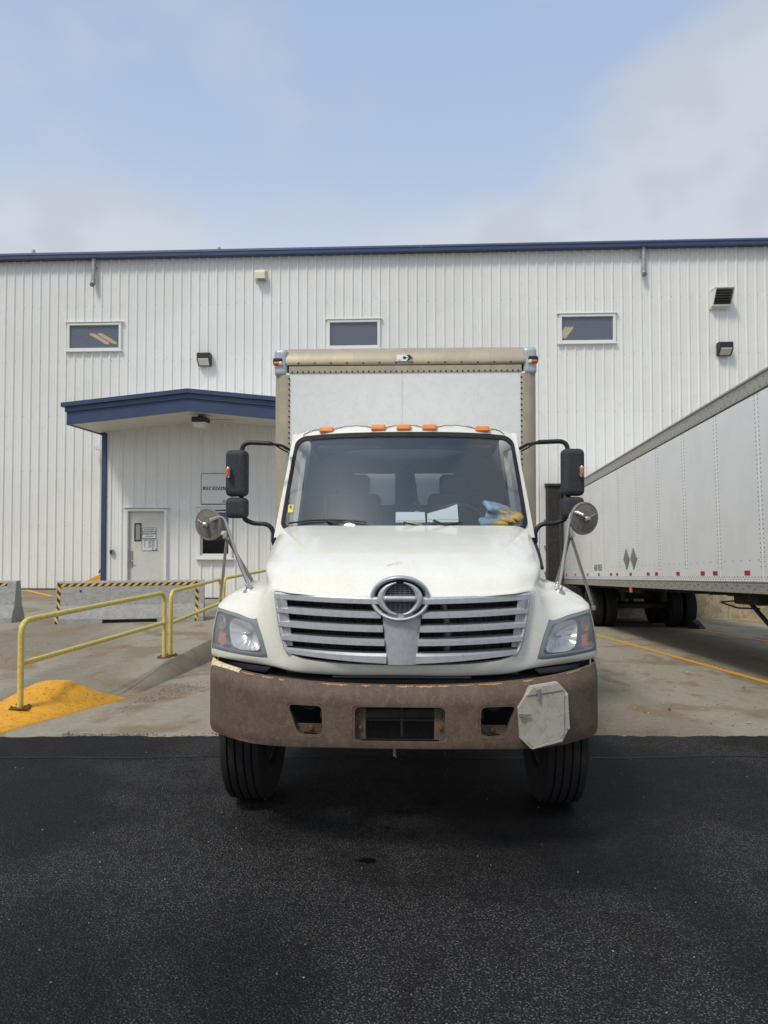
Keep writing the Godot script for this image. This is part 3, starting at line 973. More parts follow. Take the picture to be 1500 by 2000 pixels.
func build_vestibule() -> void:
	var b := thing("receiving_vestibule", "white ribbed entrance building with a navy gabled canopy in front of the warehouse", "building", Vector3(0, 0, VEST))
	var xl := -8.25
	var xr := -2.85
	var door := Rect2(-7.675, 0.0, 1.10, 2.337)
	var win := Rect2(-5.764, 1.05, 0.90, 1.32)
	for k in 6:
		var x := xl + 0.9 * k
		var cut := []
		for w in [door, win]:
			if w.end.x > x and w.position.x < x + 0.9:
				cut.append(Rect2(w.position.x - x + 0.03, w.position.y - (0.2 if w == door else -0.03), w.size.x - 0.06, w.size.y - (-0.17 if w == door else 0.06)))
		obj("wall_panel", siding_mesh(0, 0.30, 3, 0.03, 4.74, cut), "siding", b).position.x = x
	for x in [xl + 0.05, xr - 0.05]:
		obj("side_wall", mb().box(Vector3(x, 2.25, -1.3), Vector3(0.08, 4.5, 2.5)), "siding", b)
	obj("inner_floor", mb().box(Vector3(-5.55, 0.02, -1.3), Vector3(5.2, 0.04, 2.4)), "interior_dark", b)
	obj("corner_trim", mb().box(Vector3(xl - 0.015, 2.15, -0.01), Vector3(0.13, 4.28, 0.13), 0.01), "trim_blue", b)
	obj("corner_trim", mb().box(Vector3(xr + 0.015, 2.15, -0.01), Vector3(0.13, 4.28, 0.13), 0.01), "trim_blue", b)
	obj("base_flashing", mb().box(Vector3(-5.2, 0.015, 0.03), Vector3(2.75, 0.03, 0.06)), "bronze", b)
	# gabled roof and canopy
	var ridge := Vector2(-5.52, 4.60)
	var le := Vector2(-8.48, 4.29)
	var re := Vector2(-2.56, 4.29)
	var gable := func(y0: float, y1: float, out_x: float) -> PackedVector2Array:
		var o := Vector2(out_x, 0)
		return PackedVector2Array([le - o + Vector2(0, y0), ridge + Vector2(0, y0), re + o + Vector2(0, y0), re + o + Vector2(0, y1), ridge + Vector2(0, y1), le - o + Vector2(0, y1)])
	obj("fascia", mb().prism(gable.call(0.0, 0.31, 0.0), 1.55, 1.60), "trim_blue", b)
	obj("fascia_cap", mb().prism(gable.call(0.305, 0.42, 0.03), 1.5, 1.64).prism(gable.call(0.42, 0.52, 0.10), 1.4, 1.70), "trim_blue", b)
	obj("roof", mb().prism(gable.call(0.44, 0.50, 0.04), -2.55, 1.41), "roof_metal", b)
	for s in [-1, 1]:
		var x: float = le.x if s < 0 else re.x
		obj("eave_fascia", mb().box(Vector3(x - s * 0.025, 4.29 + 0.2, -0.48), Vector3(0.05, 0.4, 4.05)), "trim_blue", b)
		var e: Vector2 = le if s < 0 else re
		for k in 5:
			var z0 := 0.0 + 0.31 * k
			var z1 := z0 + 0.302
			var q := []
			for p in [[e.x - s * 0.05, z0], [ridge.x, z0], [ridge.x, z1], [e.x - s * 0.05, z1]]:
				var t: float = (p[0] - e.x) / (ridge.x - e.x)
				q.append(Vector3(p[0], lerpf(e.y, ridge.y, t) + 0.02, p[1]))
			var m := mb()
			m.poly(q, Vector3(q[0].x, 50, 0))
			var q2 := []
			for v in q:
				q2.append(v + Vector3(0, 0.025, 0))
			m.poly(q2, Vector3(q[0].x, -50, 0))
			for i in 4:
				m.quad(q[i], q[(i + 1) % 4], q2[(i + 1) % 4], q2[i])
			obj("soffit_panel", m, "soffit", b)
	# door
	var d := obj("door", mb().box(Vector3(-7.125, 1.14, -0.03), Vector3(0.94, 2.24, 0.045), 0.004), "door_paint", b)
	obj("frame", mb().box(Vector3(-7.64, 1.16, 0.02), Vector3(0.075, 2.32, 0.14), 0.006).box(Vector3(-6.61, 1.16, 0.02), Vector3(0.075, 2.32, 0.14), 0.006).box(Vector3(-7.125, 2.295, 0.02), Vector3(0.955, 0.07, 0.136), 0.006), "siding_trim", d)
	obj("drip_cap", mb().box(Vector3(-7.125, 2.355, 0.06), Vector3(1.22, 0.03, 0.12), 0.005), "siding_trim", d)
	obj("glass_lite", mb().box(Vector3(-7.365, 1.72, -0.004), Vector3(0.12, 0.40, 0.012)), "dark_glass", d)
	obj("lite_frame", frame_mesh(Rect2(-7.46, 1.485, 0.19, 0.47), 0.032, 0.02, 0.0), "bronze", d)
	obj("handle_plate", mb().box(Vector3(-7.525, 1.02, 0.0), Vector3(0.07, 0.42, 0.022), 0.006), "steel_grey", d)
	obj("handle", mb().tube([Vector3(-7.54, 0.97, 0.0), Vector3(-7.54, 0.97, 0.06), Vector3(-7.46, 0.97, 0.06)], 0.013, 8), "chrome_worn", d)
	for y in [0.25, 1.16, 2.0]:
		obj("hinge", mb().tube([Vector3(-6.655, y - 0.06, 0.005), Vector3(-6.655, y + 0.06, 0.005)], 0.014, 8), "steel_grey", d)
	obj("threshold", mb().box(Vector3(-7.125, 0.015, 0.02), Vector3(0.95, 0.03, 0.14), 0.005), "steel_grey", d)
	# service window
	var w := obj("window", frame_mesh(win, 0.07, 0.12, 0.02), "siding_trim", b)
	obj("drip_cap", mb().box(Vector3(win.get_center().x, win.end.y + 0.02, 0.06), Vector3(win.size.x + 0.1, 0.04, 0.13), 0.006), "siding_trim", w)
	obj("sill", mb().box(Vector3(win.get_center().x, win.position.y - 0.02, 0.06), Vector3(win.size.x + 0.1, 0.04, 0.13), 0.006), "siding_trim", w)
	obj("meeting_rail", mb().box(Vector3(win.get_center().x, 1.69, 0.03), Vector3(win.size.x - 0.14, 0.05, 0.06), 0.006), "window_frame", w)
	for y in [1.4, 1.99]:
		obj("sash", frame_mesh(Rect2(win.position.x + 0.075, y - 0.275, win.size.x - 0.15, 0.55), 0.035, 0.03, 0.0), "window_frame", w)
		obj("pane", mb().box(Vector3(win.get_center().x, y, 0.0), Vector3(win.size.x - 0.2, 0.49, 0.006)), "dark_glass", w)
	obj("blind", mb().box(Vector3(win.get_center().x, 2.0, -0.06), Vector3(win.size.x - 0.15, 0.58, 0.01)), "interior", w)
	# canopy lamp
	var l := thing("canopy_light", "square dark lamp with a cream diffuser under the canopy soffit", "lamp", Vector3(-5.40, 4.28, VEST + 1.02))
	obj("housing", mb().box(Vector3(0, 0.19, 0), Vector3(0.36, 0.13, 0.36), 0.015), "bronze", l)
	obj("diffuser", mb().prism(PackedVector2Array([Vector2(-0.165, 0.13), Vector2(0.165, 0.13), Vector2(0.12, 0.0), Vector2(-0.12, 0.0)]), -0.15, 0.15), "cream_plastic", l)
	obj("bracket", mb().box(Vector3(0.0, 0.275, 0), Vector3(0.12, 0.05, 0.12)), "bronze", l)
	obj("conduit", mb().tube(bent([Vector3(0.18, 0.2, 0), Vector3(0.3, 0.22, -0.1), Vector3(0.9, 0.27, -0.6)], 0.05), 0.009, 6), "steel_grey", l)
	# signs
	var s := thing("receiving_sign", "white RECEIVING sign with a thin black border above the service window", "sign", Vector3(-5.285, 2.44, VEST + 0.045))
	obj("board", mb().box(Vector3(0, 0.4, 0), Vector3(0.81, 0.8, 0.012), 0.002), "sign_white", s)
	obj("border", frame_mesh(Rect2(-0.405, 0.0, 0.81, 0.8), 0.012, 0.003, 0.0085), "ink_black", s)
	words("RECEIVING", 0.088, "ink_black", s, Vector3(0, 0.41, 0.009), Basis.IDENTITY, 1.12)
	var lg := mb()
	for k in 14:
		var a0 := deg_to_rad(40.0 + 20.0 * k)
		var a1 := deg_to_rad(60.0 + 20.0 * k)
		lg.quad(Vector3(cos(a0) * 0.04, sin(a0) * 0.028, 0), Vector3(cos(a1) * 0.04, sin(a1) * 0.028, 0), Vector3(cos(a1) * 0.025, sin(a1) * 0.014, 0), Vector3(cos(a0) * 0.025, sin(a0) * 0.014, 0))
	lg.box(Vector3(0.055, -0.045, 0), Vector3(0.24, 0.008, 0.002))
	lg.prism(PackedVector2Array([Vector2(0.05, -0.02), Vector2(0.1, 0.01), Vector2(0.12, -0.025)]), 0.0, 0.002)
	obj("logo", lg, "ink_black", s).position = Vector3(0.21, 0.085, 0.009)
	s = thing("door_notice", "white notice with bold black text stuck on the entrance door", "sign", Vector3(-7.065, 1.555, VEST + 0.0))
	obj("card", mb().box(Vector3(0, 0.14, 0), Vector3(0.37, 0.28, 0.006)), "sign_white", s)
	obj("border", frame_mesh(Rect2(-0.185, 0, 0.37, 0.28), 0.008, 0.002, 0.004), "ink_black", s)
	for k in 4:
		words(["DO NOT OPEN", "DOOR OUTSIDE OF", "BUSINESS HOURS", "DOOR ALARMED"][k], 0.036 if k < 3 else 0.024, "ink_black", s, Vector3(0, 0.232 - 0.056 * k - (0.008 if k == 3 else 0.0), 0.004), Basis.IDENTITY, 0.82)
	s = thing("hours_notice", "white opening hours table below the notice on the entrance door", "sign", Vector3(-7.055, 1.235, VEST + 0.0))
	obj("card", mb().box(Vector3(0, 0.152, 0), Vector3(0.40, 0.304, 0.006)), "sign_white", s)
	obj("border", frame_mesh(Rect2(-0.20, 0, 0.40, 0.304), 0.008, 0.002, 0.004), "ink_blue", s)
	words("HOURS OF OPERATION", 0.024, "ink_black", s, Vector3(0, 0.272, 0.004), Basis.IDENTITY, 0.85)
	for k in 5:
		words(["MON", "TUE", "WED", "THU", "FRI"][k], 0.017, "ink_black", s, Vector3(-0.13, 0.235 - 0.03 * k, 0.004), Basis.IDENTITY, 0.9)
		words("7:00 AM - 3:30 PM", 0.017, "ink_black", s, Vector3(0.055, 0.235 - 0.03 * k, 0.004), Basis.IDENTITY, 0.85)
	obj("underline", mb().box(Vector3(-0.02, 0.083, 0.004), Vector3(0.24, 0.006, 0.002)), "ink_red", s)
	var lg2 := obj("logo", lg.st.commit(), "ink_blue", s)
	lg2.position = Vector3(0.1, 0.05, 0.004)
	lg2.scale = Vector3(0.8, 0.8, 1)
	s = thing("intercom", "small grey box on the siding beside the entrance door", "intercom", Vector3(-8.03, 1.14, VEST + 0.03))
	obj("case", mb().box(Vector3(0, 0.065, 0.02), Vector3(0.1, 0.13, 0.06), 0.008), "steel_grey", s)
	obj("panel", mb().box(Vector3(-0.01, 0.065, 0.053), Vector3(0.06, 0.09, 0.006), 0.002), "bronze", s)


# ---------------------------------------------------------------- yard furniture
func barrier(label: String, at: Vector3, turn: float, length: float, taped_ends: bool) -> void:
	var o := thing("jersey_barrier", label, "barrier", at, "concrete barriers in front of the entrance")
	o.rotation.y = turn
	var prof := [Vector2(0.30, 0.0), Vector2(0.295, 0.09), Vector2(0.17, 0.33), Vector2(0.10, 0.76), Vector2(0.085, 0.78)]
	var m := mb()
	var cuts := [[-length / 2, -0.5, 0.0], [-0.5, 0.5, 0.07], [0.5, length / 2, 0.0]]
	for c in cuts:
		var pts := PackedVector2Array()
		for p in prof:
			pts.append(Vector2(p.x, maxf(p.y, c[2])))
		for k in range(prof.size() - 1, -1, -1):
			pts.append(Vector2(-prof[k].x, maxf(prof[k].y, c[2])))
		m.prism(pts, c[0], c[1], Transform3D(Basis(Vector3(0, 0, 1), Vector3(0, 1, 0), Vector3(1, 0, 0)), Vector3.ZERO))
	obj("body", m, "barrier_concrete", o)
	for s in [-1, 1]:
		obj("painted_hole", mb().lathe([Vector2(0, 0.003), Vector2(0.022, 0.003), Vector2(0.022, 0.0)], Transform3D(Basis(Vector3.RIGHT, PI / 2 - 0.16), Vector3(s * length * 0.34, 0.6, 0.1285)), 10), "ink_black", o)  # flat black disc, the shade of a hole put into its colour
	var face := func(y: float) -> float:
		for k in prof.size() - 1:
			if y <= prof[k + 1].y:
				return lerpf(prof[k].x, prof[k + 1].x, (y - prof[k].y) / maxf(0.001, prof[k + 1].y - prof[k].y)) + 0.004
		return 0.09
	var strip := func(pts: Array, repeat: float) -> void:
		var st := SurfaceTool.new()
		st.begin(Mesh.PRIMITIVE_TRIANGLES)
		st.set_smooth_group(-1)
		for i in pts.size() - 1:
			var q := [pts[i][0], pts[i + 1][0], pts[i + 1][1], pts[i][1]]
			var uv := [Vector2(pts[i][2] * repeat, 1), Vector2(pts[i + 1][2] * repeat, 1), Vector2(pts[i + 1][2] * repeat, 0), Vector2(pts[i][2] * repeat, 0)]
			for k in [0, 3, 2, 0, 2, 1]:
				st.set_uv(uv[k])
				st.add_vertex(q[k])
		st.generate_normals()
		obj("hazard_tape", st.commit(), "hazard_tape", o)
	var h := length / 2 - 0.02
	strip.call([[Vector3(-h + 0.04, 0.69, face.call(0.69)), Vector3(-h + 0.04, 0.745, face.call(0.745)), 0.0], [Vector3(h - 0.14, 0.69, face.call(0.69)), Vector3(h - 0.14, 0.745, face.call(0.745)), length]], 3.5)
	for x in ([-h, h - 0.14] if taped_ends else []):
		var pts := []
		for y in [0.01, 0.09, 0.33, 0.76]:
			pts.append([Vector3(x + 0.06, y, face.call(y)), Vector3(x, y, face.call(y)), y])
		strip.call(pts, 3.5)


func build_yard_things() -> void:
	barrier("long grey concrete barrier with hazard tape in front of the entrance door", Vector3(-5.63, 0.0, -13.62), deg_to_rad(14.2), 2.72, true)
	barrier("grey concrete barrier farther from the entrance, beside the painted hatching", Vector3(-9.18, 0.0, -13.28), deg_to_rad(8.0), 2.72, false)
	# handrail sections
	for r in [
		[Vector3(-3.84, 0.055, -6.66), Vector3(-3.54, 0.01, -9.66), 0.83, 0.89, "yellow pipe handrail with rust chips at the yellow kerb nose"],
		[Vector3(-3.50, 0.01, -9.80), Vector3(-3.50, 0.01, -12.25), 0.89, 0.90, "yellow pipe handrail running past the hazard taped barrier"],
		[Vector3(-3.48, 0.01, -12.40), Vector3(-3.28, 0.01, -15.1), 0.90, 0.90, "yellow pipe handrail ending by the service window"]]:
		var o := thing("handrail", r[4], "handrail", r[0], "yellow handrail sections along the walkway")
		var e: Vector3 = r[1] - r[0]
		var up0 := Vector3(0, r[2], 0)
		var up1 := Vector3(0, r[3], 0)
		obj("frame", mb().tube(bent([Vector3.ZERO, up0, e + up1, e], 0.14, 8), 0.0285, 14), "rail_yellow", o)
		obj("mid_rail", mb().tube([up0 * 0.505, e + up1 * 0.535], 0.0265, 14), "rail_yellow", o)
		for q in [Vector3.ZERO, e]:
			var pl := obj("base_plate", mb().box(q + Vector3(0, 0.004, 0), Vector3(0.17, 0.012, 0.13), 0.004, Basis(Vector3.UP, 0.2)), "plate_rust", o)
			for k in 4:
				obj("bolt", mb().lathe([Vector2(0, 0.022), Vector2(0.011, 0.022), Vector2(0.011, 0.0)], Transform3D(Basis.IDENTITY, q + Vector3(0.06 * (1 if k % 2 else -1), 0.006, 0.045 * (1 if k < 2 else -1))), 6), "plate_rust", pl)
	# yellow implement behind the corner post
	var y := thing("plough_blade", "yellow steel blade with a dark bar on top behind the navy corner post", "blade", Vector3(-8.35, 0.0, -19.4))
	obj("blade", mb().prism(PackedVector2Array([Vector2(-0.98, 0.36), Vector2(-0.5, 0.58), Vector2(-0.02, 0.68), Vector2(0.6, 0.70), Vector2(0.6, 0.02), Vector2(-0.98, 0.02)]), -0.04, 0.04), "implement_yellow", y)
	obj("top_bar", mb().tube(bent([Vector3(-0.62, 0.58, 0.03), Vector3(-0.56, 0.68, 0.03), Vector3(0.0, 0.80, 0.03), Vector3(0.6, 0.80, 0.03)], 0.05), 0.02, 8), "black_rubber", y)
	obj("rib", mb().box(Vector3(-0.1, 0.33, 0.06), Vector3(0.05, 0.6, 0.05), 0.006), "implement_yellow", y)
	# dock seal round the trailer's rear
	var s := thing("dock_seal", "black foam dock seal on the wall round the trailer rear", "dock seal", Vector3(5.35, 0.0, WALL))
	for k in [-1, 1]:
		obj("side_pad", mb().prism(PackedVector2Array([Vector2(-0.2, 0.0), Vector2(0.2, 0.0), Vector2(0.2 if k > 0 else 0.12, 0.42), Vector2(-0.2 if k < 0 else -0.12, 0.42)]), 0.0, 3.0, Transform3D(Basis(Vector3(1, 0, 0), Vector3(0, 0, 1), Vector3(0, 1, 0)), Vector3(k * 1.57, -0.0, 0.035))), "seal_fabric", s)
	obj("head_pad", mb().prism(PackedVector2Array([Vector2(0.03, 3.0), Vector2(0.50, 3.02), Vector2(0.50, 3.08), Vector2(0.03, 3.12)]), -1.80, 1.80, Transform3D(Basis(Vector3(0, 0, 1), Vector3(0, 1, 0), Vector3(-1, 0, 0)), Vector3.ZERO)), "seal_fabric", s)
	for k in 3:
		obj("bracket", mb().box(Vector3(-1.79, 0.55 + 0.75 * k, 0.06), Vector3(0.07, 0.06, 0.06), 0.006), "steel_grey", s)


# ---------------------------------------------------------------- wheels and trailer
func tyre_mesh(r: float, w: float) -> ArrayMesh:
	var h := w / 2
	var p := [Vector2(r * 0.56, -h * 0.62), Vector2(r * 0.60, -h * 0.82), Vector2(r * 0.74, -h), Vector2(r * 0.90, -h * 0.97), Vector2(r * 0.965, -h * 0.88), Vector2(r * 0.992, -h * 0.80)]
	var grooves := [-0.52, -0.18, 0.18, 0.52]
	for g in grooves:
		p.append(Vector2(r, h * (g - 0.045)))
		p.append(Vector2(r - 0.016, h * (g - 0.03)))
		p.append(Vector2(r - 0.016, h * (g + 0.03)))
		p.append(Vector2(r, h * (g + 0.045)))
	for k in range(5, -1, -1):
		p.append(Vector2(p[k].x, -p[k].y))
	return mb().lathe(p, Transform3D(Basis(Vector3(0, 0, 1), PI / 2), Vector3.ZERO), 56).done()


func wheel(parent: Node, at: Vector3, r: float, w: float, out: float, rim: String, shared: Dictionary) -> void:
	var key := "%s%.2f" % [rim, r]
	if not shared.has(key):
		shared[key] = [tyre_mesh(r, w), mb().lathe([Vector2(0, 0.05), Vector2(0.09, 0.05), Vector2(0.11, 0.02), Vector2(0.13, -0.01), Vector2(r * 0.42, -0.03), Vector2(r * 0.5, 0.04), Vector2(r * 0.57, 0.09), Vector2(r * 0.585, 0.085), Vector2(r * 0.55, -0.09)], Transform3D(Basis(Vector3(0, 0, 1), -PI / 2), Vector3.ZERO), 32).done()]
	var t := obj("wheel", shared[key][0], "tyre", parent)
	t.position = at
	var o := obj("rim", shared[key][1], rim, t)
	if out < 0:
		o.rotation.y = PI


func build_trailer() -> void:
	var t := thing("semi_trailer", "long white riveted semi-trailer backed against the warehouse dock", "trailer", Vector3(4.05, -0.746, -20.45))
	t.rotation.x = -atan(0.0638)
	var edge := [0.0]
	for k in 13:
		edge.append(0.92 + 1.22 * k)
	edge.append(16.1)
	for x in [0.0, 2.6]:
		for k in edge.size() - 1:
			var a: float = edge[k] + 0.003
			var b: float = edge[k + 1] - 0.003
			if x > 0 and k < 14:
				continue
			obj("side_panel", mb().box(Vector3(0.015, 2.26, (a + b) / 2), Vector3(0.03, 2.30, b - a), 0.004), "trailer_panel", t)
	obj("right_side", mb().box(Vector3(2.585, 2.26, 8.05), Vector3(0.03, 2.3, 16.1)), "trailer_panel", t)
	obj("roof", mb().box(Vector3(1.3, 3.60, 8.05), Vector3(2.56, 0.04, 16.1)), "trailer_panel", t)
	obj("nose_wall", mb().box(Vector3(1.3, 2.35, 16.09), Vector3(2.54, 2.45, 0.04)), "trailer_panel", t)
	obj("rear_door", mb().box(Vector3(1.3, 2.3, 0.02), Vector3(2.5, 2.4, 0.05)), "trailer_panel", t)
	obj("rear_frame", mb().box(Vector3(0.06, 2.3, -0.02), Vector3(0.16, 2.62, 0.10), 0.01).box(Vector3(2.54, 2.3, -0.02), Vector3(0.16, 2.62, 0.10), 0.01).box(Vector3(1.3, 3.52, -0.02), Vector3(2.3, 0.18, 0.10), 0.01), "trailer_rail", t)
	obj("floor", mb().box(Vector3(1.3, 1.08, 8.05), Vector3(2.5, 0.06, 16.05)), "underbody", t)
	for k in 26:
		obj("crossmember", mb().box(Vector3(1.3, 0.99, 0.4 + 0.61 * k), Vector3(2.5, 0.1, 0.04)), "underbody", t)
	for x in [0.0, 2.6]:
		var s := 1.0 if x == 0.0 else -1.0
		obj("bottom_rail", mb().box(Vector3(x + s * 0.005, 1.06, 8.05), Vector3(0.06, 0.135, 16.1), 0.006).box(Vector3(x - s * 0.012, 1.135, 8.05), Vector3(0.04, 0.018, 16.1), 0.003), "trailer_rail", t)
		obj("top_rail", mb().box(Vector3(x + s * 0.02, 3.52, 8.05), Vector3(0.06, 0.19, 16.1), 0.008).box(Vector3(x + s * 0.01, 3.62, 8.05), Vector3(0.075, 0.03, 16.1), 0.004), "trailer_rail", t)
	# rivets
	var r := mb()
	r.lathe([Vector2(0, 0.006), Vector2(0.006, 0.004), Vector2(0.0085, 0.0)], Transform3D(Basis(Vector3(0, 0, 1), PI / 2), Vector3.ZERO), 6)
	var at := []
	for k in range(1, edge.size() - 1):
		for s in [-0.045, 0.045]:
			for i in 38:
				at.append(Vector3(0.0, 1.32 + 0.056 * i, edge[k] + s))
	for i in 200:
		at.append(Vector3(0.0, 1.165, 0.04 + 0.08 * i))
		at.append(Vector3(0.0, 1.195, 0.08 + 0.08 * i))
		at.append(Vector3(-0.025, 1.085 if i % 4 < 2 else 1.045, 0.04 + 0.16 * int(i / 2.0) + (0.02 if i % 2 else -0.02)))
		if i % 3 == 0:
			at.append(Vector3(0.0, 1.40, 0.04 + 0.08 * i))
		at.append(Vector3(-0.01, 3.46 + 0.1 * (i % 2), 0.04 + 0.08 * i))
	var mm := MultiMesh.new()
	mm.transform_format = MultiMesh.TRANSFORM_3D
	mm.mesh = r.done()
	mm.instance_count = at.size()
	for i in at.size():
		mm.set_instance_transform(i, Transform3D(Basis.IDENTITY, at[i]))
	var mi := MultiMeshInstance3D.new()
	mi.name = "rivets"
	mi.multimesh = mm
	mi.material_override = M["dirt_dark"]
	t.add_child(mi)
	stuff(mi)
	# reflectors
	for z in [-20.0, -18.9, -18.05, -17.5, -16.4, -15.35, -14.87, -13.92, -12.85, -12.4, -11.37, -10.38, -9.94, -8.97, -8.2, -7.4]:
		obj("red_reflector", mb().box(Vector3(-0.001, 1.245, 20.45 + z), Vector3(0.003, 0.06, 0.15)), "ink_red", t)
	for z in [-14.16, -13.69]:
		var f := obj("placard_holder", mb().prism(PackedVector2Array([Vector2(0, -0.2), Vector2(0.2, 0), Vector2(0, 0.2), Vector2(-0.2, 0)]), 0.0, 0.012, Transform3D(Basis(Vector3(0, 0, 1), Vector3(0, 1, 0), Vector3(-1, 0, 0)), Vector3(0.0, 1.55, 20.45 + z))), "placard", t)
		obj("rim", mb().prism(PackedVector2Array([Vector2(0, -0.21), Vector2(0.21, 0), Vector2(0.19, 0), Vector2(0, -0.19)]), 0.0, 0.02, Transform3D(Basis(Vector3(0, 0, 1), Vector3(0, 1, 0), Vector3(-1, 0, 0)), Vector3(0.0, 1.55, 20.45 + z))), "steel_grey", f)
	words("AIR RIDE", 0.14, "ink_black", t, Vector3(-0.002, 1.40, 20.45 - 16.45), Basis(Vector3(0, 0, 1), Vector3(0, 1, 0), Vector3(-1, 0, 0)), 0.95, false)
	# running gear
	var shared := {}
	for z in [2.65, 1.40]:
		for x in [0.20, 0.53, 2.07, 2.40]:
			wheel(t, Vector3(x, 0.49, z), 0.5, 0.27, -1.0 if x < 1.3 else 1.0, "underbody", shared)
		obj("axle", mb().tube([Vector3(0.2, 0.49, z), Vector3(2.4, 0.49, z)], 0.065, 10), "underbody", t)
		obj("hanger", mb().box(Vector3(0.8, 0.8, z + 0.3), Vector3(0.1, 0.4, 0.2), 0.01).box(Vector3(1.8, 0.8, z + 0.3), Vector3(0.1, 0.4, 0.2), 0.01), "underbody", t)
		obj("air_tank", mb().tube([Vector3(0.9, 0.78, z - 0.3), Vector3(1.7, 0.78, z - 0.3)], 0.13, 12), "underbody", t)
	for x in [0.75, 1.85]:
		obj("slider_rail", mb().box(Vector3(x, 0.9, 2.6), Vector3(0.1, 0.12, 4.4), 0.01), "underbody", t)
	obj("marker_light", mb().box(Vector3(-0.01, 0.945, 20.45 - 13.9), Vector3(0.02, 0.1, 0.13), 0.004), "amber_lens", t)
	obj("rear_guard", mb().box(Vector3(1.3, 0.45, 0.05), Vector3(2.2, 0.1, 0.1), 0.01).box(Vector3(0.75, 0.72, 0.08), Vector3(0.09, 0.5, 0.09)).box(Vector3(1.85, 0.72, 0.08), Vector3(0.09, 0.5, 0.09)), "underbody", t)
	for x in [0.45, 2.15]:
		var g := obj("landing_leg", mb().box(Vector3(x, 0.55, 11.9), Vector3(0.13, 0.95, 0.13), 0.01).box(Vector3(x, 0.08, 11.9), Vector3(0.25, 0.03, 0.25), 0.006), "underbody", t)
		obj("brace", mb().tube([Vector3(x, 0.93, 10.35), Vector3(x, 0.15, 11.85)], 0.03, 8), "underbody", g)
		obj("brace_bracket", mb().box(Vector3(x, 0.92, 10.6), Vector3(0.2, 0.2, 0.75), 0.02), "underbody", g)
	obj("cross_brace", mb().box(Vector3(1.3, 0.85, 11.9), Vector3(1.6, 0.12, 0.08), 0.01), "underbody", t)
	obj("step", mb().tube(bent([Vector3(0.38, 0.86, 10.2), Vector3(0.2, 0.84, 10.15), Vector3(0.2, 0.78, 10.7), Vector3(0.4, 0.78, 10.9)], 0.04), 0.012, 6), "underbody", t)
	# wheel chock by the far tyre
	var y := ground(-17.2)
	var c := thing("wheel_chock", "black rubber wedge chock in front of the trailer's tyres", "wheel chock", Vector3(6.52, y, -17.2))
	obj("wedge", mb().prism(PackedVector2Array([Vector2(-0.19, 0.0), Vector2(0.13, 0.0), Vector2(0.12, 0.03), Vector2(-0.06, 0.19), Vector2(-0.17, 0.19)]), -0.12, 0.12, Transform3D(Basis(Vector3.UP, -0.9), Vector3.ZERO)), "black_rubber", c)
	obj("grip", mb().box(Vector3(0, 0.1, 0), Vector3(0.03, 0.03, 0.27), 0.005), "black_rubber", c)


# ---------------------------------------------------------------- box truck
# truck frame: x to the picture's right, y up from the road, z = 0 at the bumper's front, the truck reaching back to -z
func cr(a: Vector3, b: Vector3, c: Vector3, d: Vector3, t: float) -> Vector3:
	var m0 := (c - a) * 0.45
	var m1 := (d - b) * 0.45
	var lim := b.distance_to(c) * 1.0
	m0 = m0.limit_length(lim)
	m1 = m1.limit_length(lim)
	var t2 := t * t
	var t3 := t2 * t
	return b * (2 * t3 - 3 * t2 + 1) + m0 * (t3 - 2 * t2 + t) + c * (-2 * t3 + 3 * t2) + m1 * (t3 - t2)


func spline(p: Array, n: int) -> Array:
	var out := []
	for i in p.size() - 1:
		for k in n:
			out.append(cr(p[maxi(i - 1, 0)], p[i], p[i + 1], p[mini(i + 2, p.size() - 1)], float(k) / n))
	out.append(p[-1])
	return out


func mirrored(p: Vector3) -> Vector3:
	return Vector3(-p.x, p.y, p.z)


func side(p: Vector3, s: float) -> Vector3:
	return Vector3(p.x * s, p.y, p.z)


